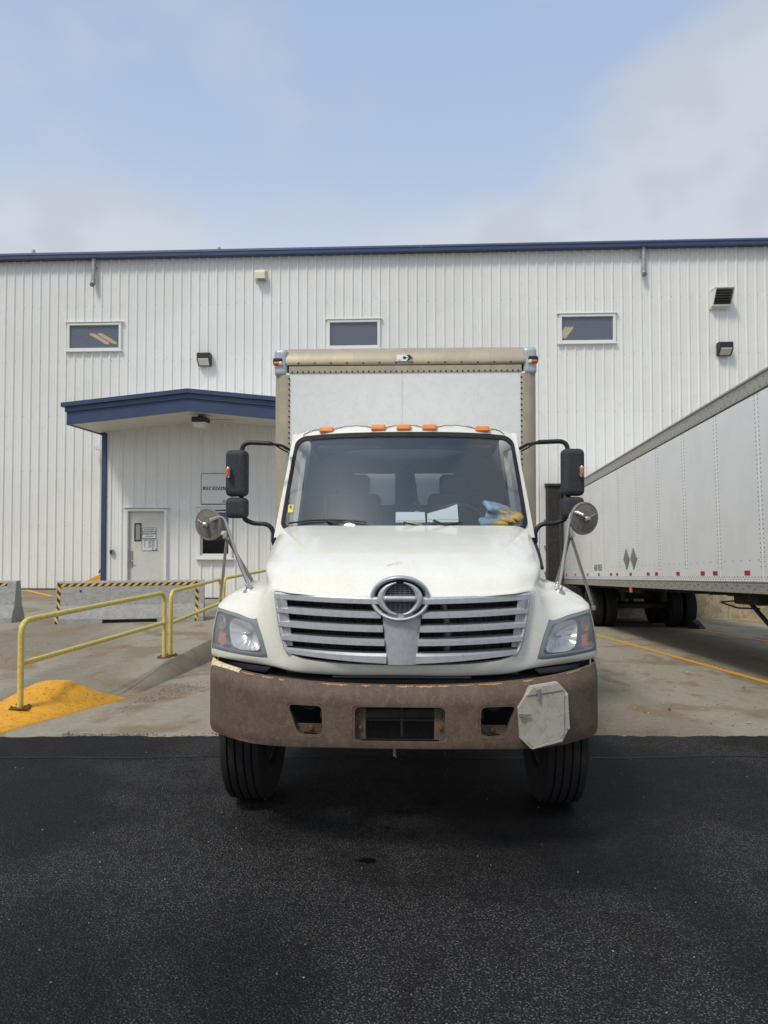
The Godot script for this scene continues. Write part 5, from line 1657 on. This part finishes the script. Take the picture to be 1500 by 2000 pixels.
func truck_cab() -> void:
	var zero := Vector3.ZERO
	var place := func(off: float) -> Callable:
		return func(p: Vector2) -> Vector3: return windscreen_at(p.x / 0.87, p.y / 0.83, off)
	var pane := round_rect(Vector2(-0.842, -0.02), Vector2(0.842, 0.79), 0.07, 5)
	var seal := round_rect(Vector2(-0.868, -0.05), Vector2(0.868, 0.835), 0.085, 5)
	var shell := PackedVector2Array([Vector2(-0.905, -0.10), Vector2(0.905, -0.10), Vector2(0.893, 0.78), Vector2(0.855, 0.87), Vector2(0.76, 0.895), Vector2(-0.76, 0.895), Vector2(-0.855, 0.87), Vector2(-0.893, 0.78)])
	var cab := obj("cab", mb().sheet(shell, [seal], Vector2(0.12, 0.1), place.call(0.0), Vector3(0, 0, -0.05)), "cab_white", truck)
	obj("windscreen_seal", mb().sheet(seal, [pane], Vector2(0.12, 0.1), place.call(0.006), Vector3(0, -0.005, -0.02)), "black_rubber", cab)
	obj("windscreen", mb().sheet(pane, [], Vector2(0.16, 0.16), place.call(0.0), Vector3(0, -0.003, -0.006)), "windscreen_glass", cab)
	# roof
	var rows := []
	for q in [[0.0, 0.0, 0.0], [0.012, -0.04, 0.2], [0.028, -0.12, 0.6], [0.04, -0.40, 1.0], [0.03, -0.65, 1.0], [-0.02, -0.80, 1.0]]:
		var row := []
		for k in 21:
			var s := -1.0 + 0.1 * k
			var p := windscreen_at(s * 0.875, 1.078, 0.0)
			p.x *= 1.0 + 0.06 * q[2]
			row.append(p + Vector3(0, q[0] - 0.055 * pow(absf(s), 6.0) * (1.0 + q[2]), q[1]))
		rows.append(row)
	obj("roof", mb().grid(rows, true), "cab_white", cab)
	var lin := []
	for r in rows:
		var row := []
		for p in r:
			row.append(p * Vector3(0.97, 1, 1) + Vector3(0, -0.06, -0.03))
		lin.append(row)
	obj("headliner", mb().grid(lin), "cab_trim", cab)
	# side walls with door windows
	for s in [-1.0, 1.0]:
		var wall := func(p: Vector2) -> Vector3:
			return Vector3(s * (lerpf(0.905, 0.975, smoothstep(1.4, 2.0, -p.x)) - 0.14 * maxf(0.0, p.y - 1.8)), p.y, p.x)
		var ol := PackedVector2Array([Vector2(-1.50, 1.74), Vector2(-1.93, 2.5), Vector2(-2.72, 2.55), Vector2(-2.72, 0.75), Vector2(-1.40, 0.75), Vector2(-1.40, 1.6)])
		var hole := round_poly([Vector2(-1.63, 1.78), Vector2(-1.98, 2.40), Vector2(-2.52, 2.42), Vector2(-2.52, 1.70)], 0.06)
		var w := obj("door", mb().sheet(ol, [hole], Vector2(0.2, 0.2), wall, Vector3(-s * 0.04, 0, 0)), "cab_white", cab)
		obj("door_window", mb().sheet(hole, [], Vector2(0.3, 0.3), func(p: Vector2) -> Vector3: return wall.call(p) + Vector3(-s * 0.02, 0, 0), zero), "windscreen_glass", w)
	var rear := round_rect(Vector2(-0.47, 1.97), Vector2(0.47, 2.25), 0.04)
	var rw := obj("rear_wall", mb().sheet(PackedVector2Array([Vector2(-0.97, 0.75), Vector2(0.97, 0.75), Vector2(0.97, 1.8), Vector2(0.86, 2.52), Vector2(-0.86, 2.52), Vector2(-0.97, 1.8)]), [rear], Vector2(0.5, 0.5), func(p: Vector2) -> Vector3: return Vector3(p.x, p.y, -2.70), Vector3(0, 0, -0.03)), "cab_trim", cab)
	obj("rear_window", mb().sheet(rear, [], Vector2(0.5, 0.5), func(p: Vector2) -> Vector3: return Vector3(p.x, p.y, -2.71), zero), "windscreen_glass", rw)
	obj("floor", mb().box(Vector3(0, 0.80, -2.05), Vector3(1.86, 0.06, 1.3)), "underbody", cab)
	obj("firewall", mb().box(Vector3(0, 1.2, -1.42), Vector3(1.8, 0.84, 0.05)), "underbody", cab)
	obj("cowl", mb().box(Vector3(0, 1.71, -1.37), Vector3(1.66, 0.09, 0.14), 0.02), "black_plastic", cab)
	# marker lamps on the brow
	for q in [-154.0, -50.0, 0.0, 50.0, 155.0]:
		var x: float = q * 0.00393
		var s: float = x / 0.85
		var c := windscreen_at(s, 1.055, 0.012)
		var ml := obj("marker_light", mb().rounded(c, Vector3(0.112, 0.044, 0.03), 0.010, Basis(Vector3.RIGHT, -0.3)), "marker_amber", cab)
		for e in [-1, 1]:
			obj("screw", mb().lathe([Vector2(0, 0.004), Vector2(0.004, 0.003), Vector2(0.005, 0.0)], Transform3D(Basis(Vector3.RIGHT, PI / 2 - 0.3), c + Vector3(e * 0.042, 0.003, 0.014)), 8), "placard", ml)
	# sealant and loose wiring along the brow
	for q in [[-0.80, -0.64, 0.0], [-0.56, -0.24, 0.4], [-0.14, 0.15, 0.9], [0.24, 0.58, 1.7], [0.66, 0.79, 2.3]]:
		var path := []
		for k in 15:
			var x := lerpf(q[0], q[1], k / 14.0)
			var arch := sin(PI * k / 14.0)
			path.append(windscreen_at(x / 0.86, 1.055 + 0.036 * pow(arch, 0.5) - 0.06 * pow(absf(x / 0.86), 6.0), 0.006 + 0.004 * sin(k * 1.7 + q[2])))
		obj("wiring", mb().tube(path, 0.0035, 5), "wire", cab)
	# wipers
	for q in [[-0.80, -0.25, -0.42], [0.0, 0.40, 0.3]]:
		var a := windscreen_at(q[0] / 0.87, 0.012, 0.02)
		var b := windscreen_at(q[1] / 0.87, 0.018, 0.02)
		var c := windscreen_at(q[2] / 0.87, -0.03, 0.03)
		var wp := obj("wiper", mb().tube([c, a.lerp(b, 0.5) + Vector3(0, 0.012, 0.008)], 0.009, 6), "black_plastic", cab)
		var lift := 0.018 if q[0] < -0.5 else -0.03
		obj("blade", mb().tube([a, a.lerp(b, 0.3) + Vector3(0, lift, 0), a.lerp(b, 0.6) + Vector3(0, lift, 0), b], 0.007, 6), "black_plastic", wp)
	# sticker in the lower corner of the windscreen
	var st := windscreen_at(-0.93, 0.175, 0.004)
	var sk := obj("sticker", mb().box(st, Vector3(0.036, 0.068, 0.002), 0.0, Basis(Vector3.RIGHT, -0.55)), "sticker_yellow", cab)
	words("E", 0.022, "ink_black", sk, st + Vector3(0.0, 0.014, 0.006), Basis(Vector3.RIGHT, -0.55))
	obj("mark", mb().box(st + Vector3(0.0, -0.012, 0.003), Vector3(0.018, 0.008, 0.002), 0.0, Basis(Vector3.RIGHT, -0.55)).box(st + Vector3(0.0, -0.028, -0.003), Vector3(0.028, 0.004, 0.002), 0.0, Basis(Vector3.RIGHT, -0.55)), "ink_black", sk)
	# inside
	obj("dashboard", mb().rounded(Vector3(0, 1.66, -1.63), Vector3(1.74, 0.22, 0.42), 0.07), "dash", cab)
	var torus := []
	for k in 33:
		var an := TAU * k / 32.0
		torus.append(Vector3(0.41, 1.76, -1.93) + Basis(Vector3.RIGHT, -1.0) * Vector3(cos(an) * 0.21, 0, sin(an) * 0.21))
	obj("steering_wheel", mb().tube(torus, 0.016, 8).tube([Vector3(0.41, 1.76, -1.93), Vector3(0.41, 1.62, -1.74)], 0.03, 8), "black_plastic", cab)
	for x in [-0.44, 0.44]:
		var seat := obj("seat", mb().rounded(Vector3(x, 1.28, -2.25), Vector3(0.5, 0.16, 0.5), 0.06).rounded(Vector3(x, 1.68, -2.52), Vector3(0.48, 0.76, 0.15), 0.06, Basis(Vector3.RIGHT, 0.12)), "seat_cloth", cab)
		obj("headrest", mb().rounded(Vector3(x, 2.13, -2.56), Vector3(0.27, 0.2, 0.1), 0.045), "seat_cloth", seat)
	obj("seat_belt", mb().tube([Vector3(0.06, 2.3, -2.6), Vector3(0.10, 2.0, -2.45), Vector3(0.24, 1.72, -2.2)], 0.02, 6), "seat_cloth", cab)
	obj("hanging_coat", mb().rounded(Vector3(0.0, 2.06, -2.63), Vector3(0.17, 0.46, 0.09), 0.045), "seat_cloth", cab)
	for s in [-1, 1]:
		obj("sun_visor", mb().box(Vector3(s * 0.42, 2.40, -1.93), Vector3(0.5, 0.02, 0.16), 0.008, Basis(Vector3.RIGHT, 0.2)), "cab_trim", cab)


func truck_mirrors() -> void:
	for s in [-1.0, 1.0]:
		var a := obj("mirror_arm", mb().tube(bent([side(Vector3(1.183, 2.260, -1.530), s), side(Vector3(1.184, 2.387, -1.530), s), side(Vector3(0.976, 2.379, -1.530), s)], 0.07), 0.017, 10).tube([side(Vector3(0.983, 2.379, -1.530), s), side(Vector3(0.953, 2.374, -1.550), s), side(Vector3(0.911, 2.376, -1.630), s), side(Vector3(0.882, 2.363, -1.780), s)], [0.017, 0.011, 0.011, 0.013], 8).tube([side(Vector3(0.953, 2.375, -1.530), s), side(Vector3(0.911, 2.349, -1.630), s), side(Vector3(0.889, 2.341, -1.800), s)], 0.006, 6), "black_plastic", truck)
		obj("lower_tube", mb().tube(bent([side(Vector3(1.186, 2.018, -1.530), s), side(Vector3(1.185, 1.843, -1.530), s), side(Vector3(1.114, 1.791, -1.530), s), side(Vector3(0.973, 1.791, -1.530), s), side(Vector3(0.935, 1.694, -1.530), s)], 0.06), 0.017, 10), "black_plastic", a)
		obj("hinge_bracket", mb().tube([side(Vector3(0.937, 1.724, -1.520), s), side(Vector3(0.933, 1.665, -1.520), s), side(Vector3(0.929, 1.598, -1.520), s)], [0.026, 0.032, 0.014], 8), "black_plastic", a)
		var turn := Basis(Vector3.UP, s * 0.12)
		obj("mirror_head", mb().rounded(side(Vector3(1.209, 2.157, -1.500), s), Vector3(0.158, 0.338, 0.11), 0.038, turn), "mirror_shell", a)
		obj("wide_mirror_head", mb().rounded(side(Vector3(1.208, 1.905, -1.500), s), Vector3(0.16, 0.150, 0.10), 0.036, turn), "mirror_shell", a)
		obj("mirror_lamp", mb().rounded(side(Vector3(1.255, 2.158, -1.430), s), Vector3(0.026, 0.085, 0.05), 0.013, turn), "chrome_worn", a)
		obj("mirror_lamp_lens", mb().rounded(side(Vector3(1.256, 2.158, -1.420), s), Vector3(0.022, 0.055, 0.05), 0.011, turn), "amber_lens", a)
	# round crossview mirrors on stainless tripods
	for q in [
		[-1.0, Vector3(-1.165, 1.777, -0.600), Vector3(-0.900, 1.388, -0.540), [Vector3(-0.901, 1.412, -0.540), Vector3(-0.963, 1.545, -0.560), Vector3(-1.069, 1.832, -0.580), Vector3(-1.140, 1.801, -0.540)], Vector3(-1.044, 1.711, -0.580), Vector3(-1.097, 1.278, -0.620), Vector3(-0.916, 1.408, -0.740)],
		[1.0, Vector3(1.074, 1.811, -0.600), Vector3(0.909, 1.382, -0.540), [Vector3(0.909, 1.412, -0.540), Vector3(0.936, 1.530, -0.560), Vector3(0.991, 1.862, -0.580), Vector3(1.053, 1.831, -0.540)], Vector3(0.984, 1.723, -0.580), Vector3(1.127, 1.284, -0.620), Vector3(0.934, 1.408, -0.740)]]:
		var s: float = q[0]
		var c: Vector3 = q[1]
		var o := obj("crossview_mirror", mb().tube(bent(q[3], 0.05), 0.0105, 12), "stainless", truck)
		var face := Basis(Vector3(0, 1, 0), s * 0.42) * Basis(Vector3.RIGHT, 0.12)
		obj("disc", mb().lathe([Vector2(0, 0.010), Vector2(0.05, 0.0085), Vector2(0.086, 0.003), Vector2(0.090, 0.0045), Vector2(0.096, 0.003), Vector2(0.098, -0.004), Vector2(0.098, -0.014), Vector2(0, -0.018)], Transform3D(face * Basis(Vector3.RIGHT, PI / 2), c), 40), "stainless_dull", o)
		for k in 3:
			var an := deg_to_rad(25.0 + 120.0 * k) if s > 0 else deg_to_rad(155.0 + 120.0 * k)
			var d := face * Vector3(cos(an), sin(an), 0)
			var f := face * Vector3(0, 0, 1)
			obj("disc_rib", mb().tube([c + f * 0.022 + d * 0.012, c + f * 0.014 + d * 0.07], 0.0042 if k < 2 else 0.0015, 6), "stainless", o)
		obj("ball_joint", mb().rounded(c + face * Vector3(0, 0, 0.026), Vector3(0.034, 0.034, 0.03), 0.012), "stainless", o)
		obj("clamp", mb().tube([q[4] + Vector3(0, 0.022, 0), q[4] + Vector3(s * 0.006, -0.022, 0.0)], 0.015, 10).box(q[4] + Vector3(s * 0.012, -0.01, 0.008), Vector3(0.022, 0.02, 0.02), 0.004), "stainless", o)
		obj("brace", mb().tube([q[4], q[5].lerp(q[4], 0.3), q[5]], [0.009, 0.009, 0.007], 8), "stainless_dull", o)
		obj("brace", mb().tube([q[4] + Vector3(0, -0.02, -0.01), q[4].lerp(q[6], 0.9), q[6]], [0.009, 0.012, 0.007], 8), "stainless_dull", o)
		obj("foot", mb().rounded(q[5], Vector3(0.022, 0.03, 0.022), 0.006), "stainless_dull", o)
		for b in [q[2], q[6] + Vector3(0, -0.018, 0)]:
			var tilt := Basis(Vector3(0, 0, 1), -s * 0.25) * Basis(Vector3.RIGHT, 0.35)
			obj("base_cup", mb().lathe([Vector2(0.0, 0.045), Vector2(0.012, 0.045), Vector2(0.013, 0.022), Vector2(0.02, 0.014), Vector2(0.036, 0.004), Vector2(0.04, -0.004), Vector2(0.04, -0.03)], Transform3D(tilt, b), 20, true), "stainless", o)


func truck_chassis() -> void:
	var shared := {}
	for s in [-1.0, 1.0]:
		wheel(truck, Vector3(s * 0.972, 0.50, -1.10), 0.50, 0.28, s, "rim_white", shared)
		obj("brake_drum", mb().lathe([Vector2(0, -0.02), Vector2(0.2, -0.02), Vector2(0.27, 0.02), Vector2(0.28, 0.06), Vector2(0.28, 0.12), Vector2(0, 0.12)], Transform3D(Basis(Vector3(0, 0, 1), -s * PI / 2), Vector3(s * 0.87, 0.5, -1.10)), 24), "underbody", truck)
		obj("frame_rail", mb().box(Vector3(s * 0.42, 0.72, -4.6), Vector3(0.08, 0.24, 8.4), 0.01), "underbody", truck)
		obj("leaf_spring", mb().tube([Vector3(s * 0.46, 0.60, -0.35), Vector3(s * 0.46, 0.50, -0.7), Vector3(s * 0.46, 0.44, -1.10), Vector3(s * 0.46, 0.5, -1.4), Vector3(s * 0.46, 0.6, -1.8)], 0.04, 8), "underbody", truck)
		obj("wheel_well_and_backing", mb().box(Vector3(s * 0.72, 1.12, -1.10), Vector3(0.5, 0.03, 1.1)).box(Vector3(s * 0.72, 0.84, -0.55), Vector3(0.72, 0.56, 0.03)).box(Vector3(s * 0.85, 0.82, -1.66), Vector3(0.6, 0.6, 0.03)), "underbody", truck)  # front sheet enlarged as dark backing behind the bumper openings
		var y := ground(-10.0) - 0.012
		for x in [0.62, 0.94]:
			wheel(truck, Vector3(s * x, y + 0.5, -6.4), 0.50, 0.27, s, "rim_white", shared)
		obj("side_step", mb().box(Vector3(s * 0.86, 0.5, -2.1), Vector3(0.3, 0.06, 0.7), 0.01).box(Vector3(s * 0.86, 0.75, -2.1), Vector3(0.22, 0.4, 0.6), 0.02), "underbody", truck)
	obj("front_axle", mb().tube([Vector3(-0.86, 0.5, -1.10), Vector3(-0.6, 0.42, -1.10), Vector3(0, 0.36, -1.10), Vector3(0.6, 0.42, -1.10), Vector3(0.86, 0.5, -1.10)], 0.05, 10), "underbody", truck)
	obj("rear_axle", mb().tube([Vector3(-0.6, 0.3, -6.4), Vector3(-0.2, 0.3, -6.4), Vector3(0, 0.3, -6.4), Vector3(0.2, 0.3, -6.4), Vector3(0.6, 0.3, -6.4)], [0.08, 0.1, 0.2, 0.1, 0.08], 10), "underbody", truck)
	obj("oil_pan", mb().rounded(Vector3(0, 0.62, -1.0), Vector3(0.5, 0.34, 1.0), 0.08), "underbody", truck)
	obj("engine", mb().rounded(Vector3(0, 1.05, -1.0), Vector3(0.7, 0.6, 0.9), 0.08), "underbody", truck)
	obj("front_crossmember", mb().box(Vector3(0, 0.86, -0.30), Vector3(1.3, 0.09, 0.08), 0.01).box(Vector3(0, 0.73, -0.33), Vector3(0.9, 0.05, 0.06), 0.01).box(Vector3(0.0, 0.70, -0.3), Vector3(0.012, 0.16, 0.012)), "underbody", truck)
	obj("intercooler", mb().box(Vector3(0, 0.80, -0.5), Vector3(0.9, 0.3, 0.05)), "radiator_core", truck)
	obj("dark_backing_sheet", mb().box(Vector3(0, 0.93, -0.36), Vector3(1.5, 0.02, 0.3)).box(Vector3(0, 1.0, -0.52), Vector3(1.9, 0.3, 0.02)), "underbody", truck)  # added dark sheets, keep lit ground from showing through the bumper openings
	obj("lower_duct", mb().box(Vector3(0, 0.975, -0.22), Vector3(0.85, 0.012, 0.04)).box(Vector3(0, 0.95, -0.25), Vector3(0.75, 0.01, 0.03)), "lamp_housing", truck)


func truck_box() -> void:
	var w := 1.212
	var y0 := 0.98
	var y1 := 3.462
	var zf := -2.88
	var zb := -9.6
	var b := obj("cargo_box", mb().box(Vector3(0, y0 + 0.06, (zf + zb) / 2), Vector3(2 * w - 0.02, 0.12, zf - zb - 0.1)), "weathered_aluminium", truck)
	for s in [-1.0, 1.0]:
		obj("side_wall", mb().box(Vector3(s * (w - 0.02), (y0 + 3.3) / 2, (zf - 0.12 + zb) / 2), Vector3(0.03, 3.3 - y0, zf - 0.12 - zb)), "box_panel", b)
		obj("top_rail", mb().box(Vector3(s * (w - 0.02), 3.35, (zf - 0.15 + zb) / 2), Vector3(0.05, 0.14, zf - 0.15 - zb), 0.02), "weathered_aluminium", b)
	obj("box_roof", mb().box(Vector3(0, 3.41, (zf - 0.15 + zb) / 2), Vector3(2 * w - 0.06, 0.02, zf - 0.15 - zb)), "box_panel", b)
	obj("rear_door", mb().box(Vector3(0, 2.2, zb), Vector3(2 * w - 0.06, 2.4, 0.04)), "box_panel", b)
	# front: two white panels
	for q in [[-1.1, -0.0238], [-0.0222, 1.1]]:
		obj("front_panel", mb().box(Vector3((q[0] + q[1]) / 2, (y0 + 3.2) / 2, zf - 0.012), Vector3(q[1] - q[0], 3.2 - y0, 0.02), 0.002), "box_panel", b)
	obj("panel_backing", mb().box(Vector3(0, (y0 + 3.2) / 2, zf - 0.035), Vector3(2.1, 3.2 - y0, 0.015)), "steel_grey", b)
	# rounded corner posts
	for s in [-1.0, 1.0]:
		var rows := []
		for y in [y0, 1.6, 2.4, 3.18]:
			var row := [Vector3(s * 1.06, y, zf), Vector3(s * 1.085, y, zf + 0.006)]
			for k in 9:
				var an := PI / 2 * k / 8.0
				row.append(Vector3(s * (w - 0.11 + 0.11 * sin(an)), y, zf + 0.004 - 0.11 + 0.11 * cos(an)))
			row.append(Vector3(s * w, y, zf - 0.2))
			rows.append(row)
		obj("corner_post", mb().grid(rows, s < 0), "weathered_aluminium", b)
	# rounded top rail and its flange
	var rows := []
	for x in [-1.1, -0.5, 0.0, 0.5, 1.1]:
		var row := []
		for k in 11:
			var an := PI / 2 * k / 10.0
			row.append(Vector3(x, y1 - 0.19 + 0.19 * sin(an), zf + 0.012 - 0.19 + 0.19 * cos(an)))
		row.append(Vector3(x, y1, zf - 0.35))
		row.push_front(Vector3(x, y1 - 0.195, zf + 0.004))
		rows.append(row)
	obj("top_nose", mb().grid(rows), "weathered_aluminium", b)
	obj("top_flange", mb().box(Vector3(0, 3.228, zf - 0.004), Vector3(2.14, 0.066, 0.02), 0.003), "weathered_aluminium", b)
	# cast corner caps with clearance lamps
	for s in [-1.0, 1.0]:
		var cap := obj("corner_cap", mb().rounded(Vector3(s * (w - 0.066), 3.297, zf - 0.142), Vector3(0.128, 0.262, 0.30), 0.04), "cast_aluminium", b)
		obj("painted_recess", mb().rounded(Vector3(s * (w - 0.038), 3.305, zf - 0.035), Vector3(0.092, 0.07, 0.11), 0.02), "ink_black", cap)  # solid black block, its colour stands in for shade in a recess
		obj("clearance_light", mb().rounded(Vector3(s * (w - 0.036), 3.285, zf - 0.025), Vector3(0.072, 0.035, 0.11), 0.016), "amber_lens", cap)
		obj("lamp_base", mb().rounded(Vector3(s * (w - 0.066), 3.285, zf - 0.024), Vector3(0.034, 0.037, 0.11), 0.012), "cream_plastic", cap)
	# rivets, each a low dome
	var dome := mb().lathe([Vector2(0, 0.005), Vector2(0.006, 0.004), Vector2(0.009, 0.0)], Transform3D(Basis(Vector3.RIGHT, PI / 2), Vector3.ZERO), 8).done()
	for s in [-1, 1]:
		for k in 24:
			obj("rivet", dome, "dirt_dark", b).position = Vector3(s * 1.066, 3.145 - 0.05 * k, zf + 0.003 + 0.004)
	for k in 42:
		obj("rivet", dome, "dirt_dark", b).position = Vector3(-1.04 + 0.0507 * k, 3.206, zf + 0.0065)
	for k in 14:
		obj("rivet", dome, "dirt_dark", b).position = Vector3(-0.98 + 0.15 * k, 3.285, zf + 0.012)
	# maker's plate: white arrow-shaped decal with a dark emblem
	var f := Transform3D(Basis(Vector3.RIGHT, -0.32), Vector3(0, 3.327, zf + 0.009))
	var pl := obj("decal", mb().prism(PackedVector2Array([Vector2(-0.075, -0.033), Vector2(0.05, -0.033), Vector2(0.078, 0.004), Vector2(0.055, 0.035), Vector2(-0.075, 0.035)]), 0.0, 0.003, f), "sign_white", b)
	var dk := mb()
	var bow := PackedVector2Array([Vector2(0.022, 0.032), Vector2(0.048, 0.032), Vector2(0.074, 0.003), Vector2(0.044, -0.029), Vector2(0.020, -0.029)])
	for k in 7:
		var an := deg_to_rad(-70.0 + 140.0 * k / 6.0)
		bow.append(Vector2(0.004 + cos(an) * 0.031, 0.001 + sin(an) * 0.028))
	dk.prism(bow, 0.003, 0.005, f)
	dk.lathe([Vector2(0, 0.002), Vector2(0.016, 0.002), Vector2(0.016, 0.0)], f * Transform3D(Basis(Vector3.RIGHT, PI / 2), Vector3(-0.002, 0.001, 0.003)), 14)
	dk.prism(PackedVector2Array([Vector2(0.0, -0.002), Vector2(0.04, -0.002), Vector2(0.04, 0.004), Vector2(0.0, 0.004)]), 0.003, 0.005, f)
	obj("decal_emblem", dk, "ink_black", pl)
	obj("decal_caption", mb().prism(PackedVector2Array([Vector2(-0.068, -0.028), Vector2(-0.026, -0.028), Vector2(-0.032, -0.016), Vector2(-0.068, -0.016)]), 0.003, 0.0045, f), "ink_pink", pl)


func build_loose_things() -> void:
	var tf := truck.transform
	# papers on the dashboard
	for q in [[Vector3(0.05, 1.835, -1.435), Vector2(0.21, 0.085), 0.0, "short pale paper pad leaning on the dashboard beside the taller sheet"], [Vector3(0.28, 1.865, -1.46), Vector2(0.22, 0.15), 0.10, "taller pale paper sheet with a slanting top edge on the truck dashboard"]]:
		var o := thing("paper_pad", q[3], "paper", tf * q[0], "papers on the dashboard")
		o.rotation = Vector3(-0.5, tf.basis.get_euler().y, 0)
		var h: Vector2 = q[1] / 2
		var pts := [Vector2(-h.x, -h.y), Vector2(h.x, -h.y), Vector2(h.x * 0.97, h.y), Vector2(-h.x, h.y)]
		if q[2] > 0.0:
			pts = [Vector2(-h.x, -h.y), Vector2(h.x, -h.y), Vector2(h.x * 0.97, h.y), Vector2(h.x * 0.3, h.y * 0.55), Vector2(-h.x, -h.y * 0.05)]
		obj("sheet", mb().prism(PackedVector2Array(pts), -0.002, 0.002), "paper", o)
		var holes := mb()
		for k in 13:
			holes.box(Vector3(-h.x * 0.9 + h.x * 1.8 * k / 12.0, -h.y * 0.72, 0.0025), Vector3(0.006, 0.008, 0.001))
		stuff(obj("perforation", holes, "ink_blue", o))
	# work gloves piled in the corner of the dashboard
	for q in [
		[Vector3(0.68, 1.805, -1.50), Vector3(0.35, 0.1, 0.05), "flat tan work glove at the bottom of the glove pile"],
		[Vector3(0.73, 1.845, -1.53), Vector3(0.5, -0.25, -0.12), "work glove with a blue cloth back in the middle of the pile"],
		[Vector3(0.70, 1.895, -1.56), Vector3(0.6, 0.5, -0.2), "yellow work glove on top of the pile by the windscreen"]]:
		var o := thing("work_glove", q[2], "glove", tf * q[0], "work gloves on the dashboard")
		o.rotation = q[1] + Vector3(0, tf.basis.get_euler().y, 0)
		var body := mb().rounded(Vector3(0.0, 0, 0), Vector3(0.13, 0.04, 0.115), 0.019)
		for k in 4:
			var z := -0.043 + 0.0285 * k
			var l := 0.135 - 0.012 * absf(k - 1.4)
			body.tube([Vector3(0.045, 0.0, z), Vector3(0.085, 0.006 + 0.003 * k, z * 1.03), Vector3(l - 0.01, 0.0, z * 1.08), Vector3(l, -0.006, z * 1.08)], [0.0175, 0.0165, 0.015, 0.009], 8)
		body.tube([Vector3(-0.03, 0.0, 0.045), Vector3(0.0, 0.008, 0.072), Vector3(0.035, 0.006, 0.08), Vector3(0.05, 0.0, 0.078)], [0.019, 0.018, 0.015, 0.008], 8)
		obj("leather", body, "glove_leather", o)
		obj("cuff", mb().rounded(Vector3(-0.095, 0.002, 0), Vector3(0.085, 0.038, 0.12), 0.017), "glove_cloth", o)
		obj("cloth_back", mb().rounded(Vector3(-0.012, 0.012, -0.004), Vector3(0.105, 0.03, 0.095), 0.013), "glove_cloth", o)
	# safety vest hung behind the dashboard
	var v := thing("safety_vest", "crumpled yellow hi-vis vest between the truck seats", "vest", tf * Vector3(0.08, 1.70, -2.2))
	obj("fabric", mb().tube([Vector3(-0.03, -0.15, 0), Vector3(-0.01, 0.02, 0.02), Vector3(0.01, 0.13, 0), Vector3(0.03, 0.2, -0.02)], [0.1, 0.085, 0.06, 0.02], 9), "hi_vis", v)
	obj("stripe", mb().tube([Vector3(-0.02, -0.02, 0.012), Vector3(-0.005, 0.03, 0.02)], [0.1, 0.092], 9), "sign_white", v)
